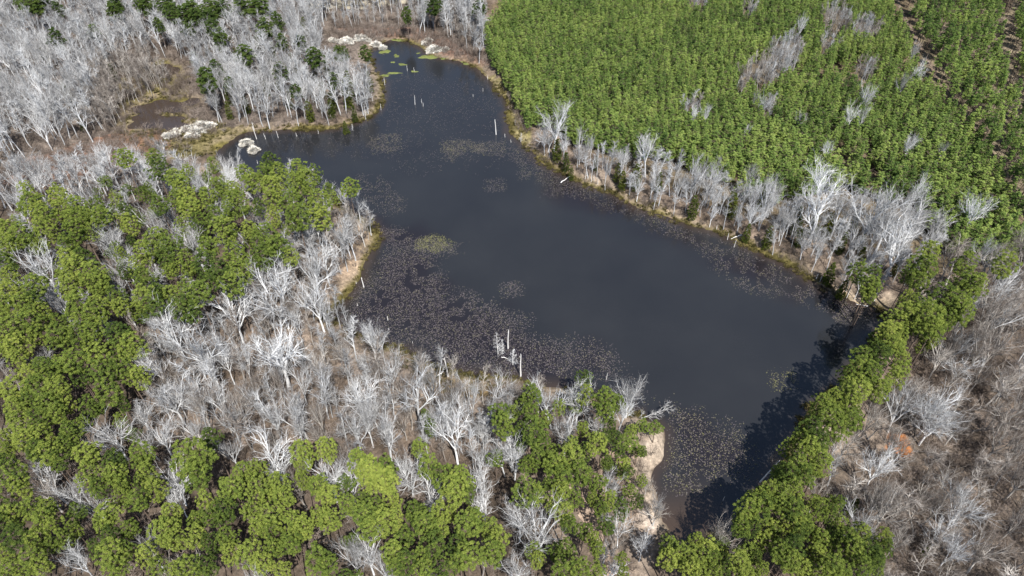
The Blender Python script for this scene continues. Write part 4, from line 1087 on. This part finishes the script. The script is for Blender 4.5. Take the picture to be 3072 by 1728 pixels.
def reed(u, v, rx, ry, label, H=1.5):
    x, y = ray_to_z(u, v, .9)
    _, _, d = proj(x, y, .5)
    g = np.random.default_rng(int(u * 13 + v * 3))
    mx = rx / 2.51563 * float(d) / FPX; my = max(.6, ry / 2.51563 * float(d) / FPX / .75)
    area = math.pi * mx * my
    n = int(min(7000, 420 * area + 160))
    a = g.random(n) * 6.283; r = np.sqrt(g.random(n))
    r *= 1 + .25 * np.sin(3 * a + g.random() * 6) + .15 * np.sin(5 * a + g.random() * 6)
    bx = np.cos(a) * r * mx; by = np.sin(a) * r * my
    z0 = np.maximum(0, height(x + bx, y + by)) - .1
    cl = .35 + 1.1 * vnoise(x + bx, y + by, .7, 51)
    L = (H * cl * (1 - .45 * r ** 2) * g.uniform(.7, 1.15, n))[:, None]
    root = np.stack([bx, by, z0], 1)
    mb = MB(); na, nr = 40, 8      # pale mound added under the blades to catch sun and brighten the clump
    A = np.arange(na) / na * 6.283; ed = 1 + .22 * np.sin(3 * A + 1.1) + .14 * np.sin(5 * A + 2.7) + g.normal(0, .05, na)
    HV = []
    for k in range(nr + 1):
        f = k / nr
        hx = np.cos(A) * mx * ed * f * .8; hy = np.sin(A) * my * ed * f * .8
        gz = np.maximum(0, height(x + hx, y + hy))
        HV.append(np.stack([hx, hy, gz - .15 * (k == nr) + H * .42 * (1 - f ** 2.2) * (.5 + .9 * vnoise(x + hx, y + hy, .8, 51)) + (g.normal(0, .05, na) if k < nr else 0)], 1))
    HV = np.concatenate(HV); HF = [(k * na + j, (k + 1) * na + j, (k + 1) * na + (j + 1) % na, k * na + (j + 1) % na) for k in range(nr) for j in range(na)]
    heap = mb; heap.add(HV, HF, .7); heap.t = list(np.clip(g.normal(.7, .2, len(HF)), 0, 1))
    dv = unit(np.stack([np.cos(a) * r * .45, np.sin(a) * r * .45, np.ones(n)], 1) + g.normal(0, .22, (n, 3)))
    mid = root + dv * L * .7; tip = mid + unit(dv * .6 + np.stack([g.normal(0, 1, n), g.normal(-.4, 1, n), -.35 + 0 * a], 1)) * L * .5
    s = unit(np.cross(dv, g.normal(size=(n, 3)))) * .06
    V = np.stack([root - s, root + s, mid + s, tip, mid - s], 1)
    o = link('reed_clump', tri_mesh('reed_clump', V, np.clip(g.normal(.6, .25, n), 0, 1), 'reed', 5), None, (x, y, 0))
    link('brightening_mound', heap.mesh('brightening_mound', 'reed'), o)
    return tag(o, label, 'reeds', label)
for a in tile(*T2, [(30,320,55,38),(150,300,62,32),(265,330,45,17),(312,357,24,12)]) + tile(*T1, [(2505,325,30,17)]):
    reed(*a, 'bright straw-white reed clump on the left bank of the lake head')
for a in tile(*T2, [(650,322,40,24),(700,372,52,32),(775,385,28,12)]): reed(*a, 'bright straw-white reed clump on the right bank of the lake head')
for a in tile(*T1, [(1440,985,75,32),(1540,962,95,28),(1490,1005,60,22),(1310,990,40,18),(1290,1035,60,24),(1425,1045,26,12),(1490,1047,10,8)]): reed(*a, 'bright straw-white reed clump on the marsh below the ponds')
for a in tile(*T1, [(1855,1068,48,26),(1912,1122,34,26)]): reed(*a, 'bright straw-white reed clump standing in the marsh bay')

def snag(u, v, hpx, label, group=None, fork=False, lean=0.0, thick=1.0, name='dead_snag'):
    """bleached broken trunk: foot at (u, v), hpx tall in the picture"""
    x, y = ray_to_z(u, v, 0)
    base = float(water_sd(np.array([x]), np.array([y]))[0])
    zb = hz(x, y) if base > 0 else 0.0
    _, v1, _ = proj(x, y, zb + 1.0); _, v0, _ = proj(x, y, zb)
    h = (hpx / 2.51563 / K) / max(.5, float(v0 - v1))
    g = np.random.default_rng(int(u * 3 + v * 11))
    mb = MB()
    r = max(.075, min(.16, .045 + .015 * h)) * thick
    d = np.array([lean + g.normal(0, .03), g.normal(0, .03), 1.0])
    q, _ = path(g, (0, 0, -1.0 if base < 0 else -.3), d, h + (1.0 if base < 0 else .3), 6, .025, .02)
    mb.tube(q, np.linspace(r, r * .5, 7), 7, .6)
    # splintered top
    tip = q[-1]
    for i in range(4):
        a = g.random() * 6.28; o = np.array([math.cos(a), math.sin(a), 0]) * r * .3
        mb.tube([tip + o - np.array([0, 0, .1]), tip + o * 1.1 + np.array([0, 0, g.uniform(.1, .4)])], [r * .25, r * .05], 4, .8)
    for i in range(int(g.integers(1, 4)) + (2 if fork else 0)):
        p, dd = along(q, g.uniform(.45, .95)); l = g.uniform(.2, .5) * (2.2 if fork else 1)
        w, _ = path(g, p, cone_dir(g, dd, g.uniform(.6, 1.1)), l, 2, .1, .05)
        mb.tube(w, [r * .35, r * .25, r * .1], 4, .7)
    o = link(name, mb.mesh(name, 'dead_wood'), None, (x, y, zb))
    return tag(o, label, 'snag', group)
def S(t, x, y, hpx, label, group=None, **k):
    (u, v), = tile(*t, [(x, y)]); return snag(u, v, hpx, label, group, **k)
S(T2, 1168, 1015, 112, 'tall bleached snag alone in open water off the plantation bank', thick=1.3)
S(T2, 556, 790, 66, 'bleached snag in the upper lake, tallest of a close trio')
S(T2, 609, 778, 30, 'short bleached snag in the upper lake, beside a taller one', 'short snags of the trio')
S(T2, 617, 803, 25, 'short bleached snag in the upper lake, beside a taller one', 'short snags of the trio')
S(T2, 500, 535, 38, 'thin snag rising by the algae mats of the lake head', 'snags by the algae mats')
S(T2, 552, 540, 28, 'thin snag rising by the algae mats of the lake head', 'snags by the algae mats')
for xx, yy, hh in [(1104,600,26),(1070,690,22),(1236,1035,26),(996,730,18)]: S(T2, xx, yy, hh, 'short white stump standing in water near the plantation bank', 'stumps near the plantation bank')
for xx, yy, hh in [(1312,950,34),(1322,820,26),(1228,635,30),(1280,1075,18)]: S(T2, xx, yy, hh, 'short grey stump on the mossy margin below the plantation', 'stumps on the mossy margin')
for xx, yy, hh in [(328,640,55),(240,780,60),(300,830,45)]: S(T2, xx, yy, hh, 'thin dead stem leaning over the water of the marsh headland', 'dead stems of the marsh headland')
S(T5, 172, 718, 72, 'thick white stump in the water off the mossy headland shore', thick=1.6)
S(T5, 352, 968, 26, 'stubby white stump alone among the lily pads', thick=1.5)
S(T5, 1258, 1178, 142, 'tall bare bleached pole between two feathery dead trees', thick=1.3)
S(T5, 1353, 1390, 158, 'tall bare bleached pole rising from the sedge islet', thick=1.2)
S(T5, 808, 1402, 140, 'thick forked snag on the mossy near shore', fork=True, thick=1.6)
S(T5, 1996, 1415, 52, 'thin snag in the water by the lower cove pines', lean=.05)
S(T9, 575, 740, 165, 'tall ragged white snag leaning among the dam pines', lean=.28, fork=True)
for xx, yy, hh in [(303,880,32),(404,885,18)]: S(T9, xx, yy, hh, 'small white stump in the shaded water below the dam', 'stumps below the dam')
for xx, yy, hh in [(338,360,42),(386,418,50),(253,288,34),(66,200,44),(1034,682,40),(1005,660,34),(1236,800,95),(1220,770,80),(15,180,90)]:
    S(T6, xx, yy, hh, 'grey dead post on the drawdown strip of the plantation shore', 'dead posts of the plantation shore')
for xx, yy, hh in [(1630,1235,40),(1690,1300,40),(1840,1360,60),(1935,1400,44),(1990,1440,44),(2230,1290,70),(1905,1375,44)]:
    S(T2, xx, yy, hh, 'grey dead post on the drawdown strip of the plantation shore', 'dead posts of the plantation shore')
for xx, yy, hh in [(1938,1050,95),(2008,1050,40),(2100,1040,50),(1945,1235,22),(1920,985,60),(2402,1010,25),(2240,1030,25)]:
    S(T1, xx, yy, hh, 'thin pale snag in the quiet bay beside the marsh', 'snags in the marsh bay')
for xx, yy, hh in [(120,858,14),(360,1040,10),(540,1140,12),(38,970,12),(112,690,10)]: S(T5, xx, yy, hh, 'tiny white stump barely above water near the cove corner', 'tiny stumps of the cove corner')

def dead_feather(t, x, y, hpx, label, seed, wide=1.0):
    (u, v), = tile(*t, [(x, y)])
    gx, gy = ray_to_z(u, v, 0); _, v1, _ = proj(gx, gy, 1.0); _, v0, _ = proj(gx, gy, 0.0)
    h = (hpx / 2.51563 / K) / float(v0 - v1)
    put_tree('dead_cypress', feather_tree(seed), gx, gy, h / 7.8 * wide, h / 7.8, label, 'dead tree', None)
dead_feather(T5, 1185, 1222, 200, 'feathery white dead tree in the water, fullest of the group by the sedge islet', 601, .75)
dead_feather(T5, 1212, 1222, 160, 'thin feathery dead tree close beside a fuller white one', 602, .5)
dead_feather(T5, 1292, 1300, 155, 'feathery white dead tree on the edge of the sedge islet', 603, .85)
dead_feather(T2, 85, 985, 85, 'white dead tree leaning from the marsh headland over the water', 604, .8)
dead_feather(T2, 185, 900, 120, 'white dead tree at the tip of the marsh headland', 605, .7)
dead_feather(T2, 1355, 1070, 70, 'small white dead tree on the olive spit below the plantation', 606, 1.0)

def log(p0, p1, z0, z1, label, r=.16, twig=True, seed=1):
    g = np.random.default_rng(seed)
    a = np.array([*ray_to_z(*p0, z0), z0]); b = np.array([*ray_to_z(*p1, z1), z1])
    mb = MB()
    n = 8; q = a[None] + (b - a)[None] * np.linspace(0, 1, n)[:, None] + g.normal(0, .05, (n, 3))
    mb.tube(q - a, np.linspace(r, r * .35, n), 7, .55, True)
    if twig:
        br = MB()
        for i in range(15):
            p, d = along(q - a, g.uniform(.25, .99)); L = g.uniform(.9, 2.4)
            w, _ = path(g, p, unit(cone_dir(g, d, g.uniform(.4, .9)) + np.array([0, 0, .35])), L, 4, .15, .03)
            br.tube(w, np.linspace(.06, .015, 5), 4, .6); twigs(g, br, w, .03, 5, 4, L * .4, L * .25, .02, .8, 1)
    o = link('fallen_log', mb.mesh('fallen_log', 'pale_bark' if twig else 'dead_wood'), None, a)
    if twig: link('branches', br.mesh('branches', 'grey_bark'), o)
    return tag(o, label, 'log')
def tp_(t, x, y): return tile(*t, [(x, y)])[0]
log(tp_(T8, 2140, 300), tp_(T8, 2450, 190), 1.0, 1.3, 'white fallen tree reaching out over the water from the sandy point', .10, True, 3)
log(tp_(T6, 1400, 862), tp_(T6, 1310, 845), .1, .12, 'straight grey log floating in the shadowed lake corner', .13, False, 4)
log(tp_(T6, 450, 322), tp_(T6, 365, 352), .75, .2, 'short bleached log lying on the drawdown strip', .2, False, 5)
log(tp_(T2, 1655, 1378), tp_(T2, 1725, 1330), .12, .3, 'thin pale log slanting into the water below the plantation', .13, False, 6)
log(tp_(T5, 715, 1395), tp_(T5, 775, 1350), .5, .9, 'pale log propped on the near shore beside the forked snag', .15, False, 7)
log(tp_(T5, 1212, 1243), tp_(T5, 1262, 1262), .1, .15, 'thin white log lying in the water by the feathery dead trees', .1, False, 8)

# ------------------------------------------------------------------ tell look-alike trees apart by the landmark they stand nearest to
MARKS = [('forked snag', 1124, 947), ('sedge islet', 1265, 925), ('sandy point', 1650, 1190), ('dirt track', 1500, 1330), ('fallen white tree', 1600, 1060), ('orange clay', 2262, 1122),
 ('floating corner log', 2180, 768), ('marsh ponds', 400, 290), ('marsh bay reeds', 625, 365), ('thick headland stump', 914, 715), ('tall lone snag', 1248, 335), ('leaning dam snag', 1885, 1245), ('algae mats', 1000, 180), ('pale clearing', 930, 10)]
MXY = np.array([ray_to_z(m_[1], m_[2], 0) for m_ in MARKS])
ORD = ['nearest', 'second', 'third', 'fourth', 'fifth', 'sixth', 'seventh', 'eighth', 'ninth', 'tenth', 'eleventh', 'twelfth']
sets = {}
for o in COL.objects:
    if o.parent is None and o.type == 'EMPTY' and 'label' in o: sets.setdefault(o['label'], []).append(o)
for lab, os_ in sets.items():
    if len(os_) < 2: continue
    by = {}
    for o in os_:
        dd_ = np.hypot(MXY[:, 0] - o.location.x, MXY[:, 1] - o.location.y); k = int(dd_.argmin())
        by.setdefault(k, []).append((float(dd_[k]), o))
    for k, lst in by.items():
        lst.sort(key=lambda t: t[0])
        for i, (_, o) in enumerate(lst):
            if i == 0: o['label'] = f'{lab}, nearest such to the {MARKS[k][0]}'
            elif i < 12: o['label'] = f'{lab}, {ORD[i]} such from the {MARKS[k][0]}'
            else: o['label'] = f'{lab}, past twelve others from the {MARKS[k][0]}'; o['group'] = o['group'] + ' farther from the ' + MARKS[k][0]
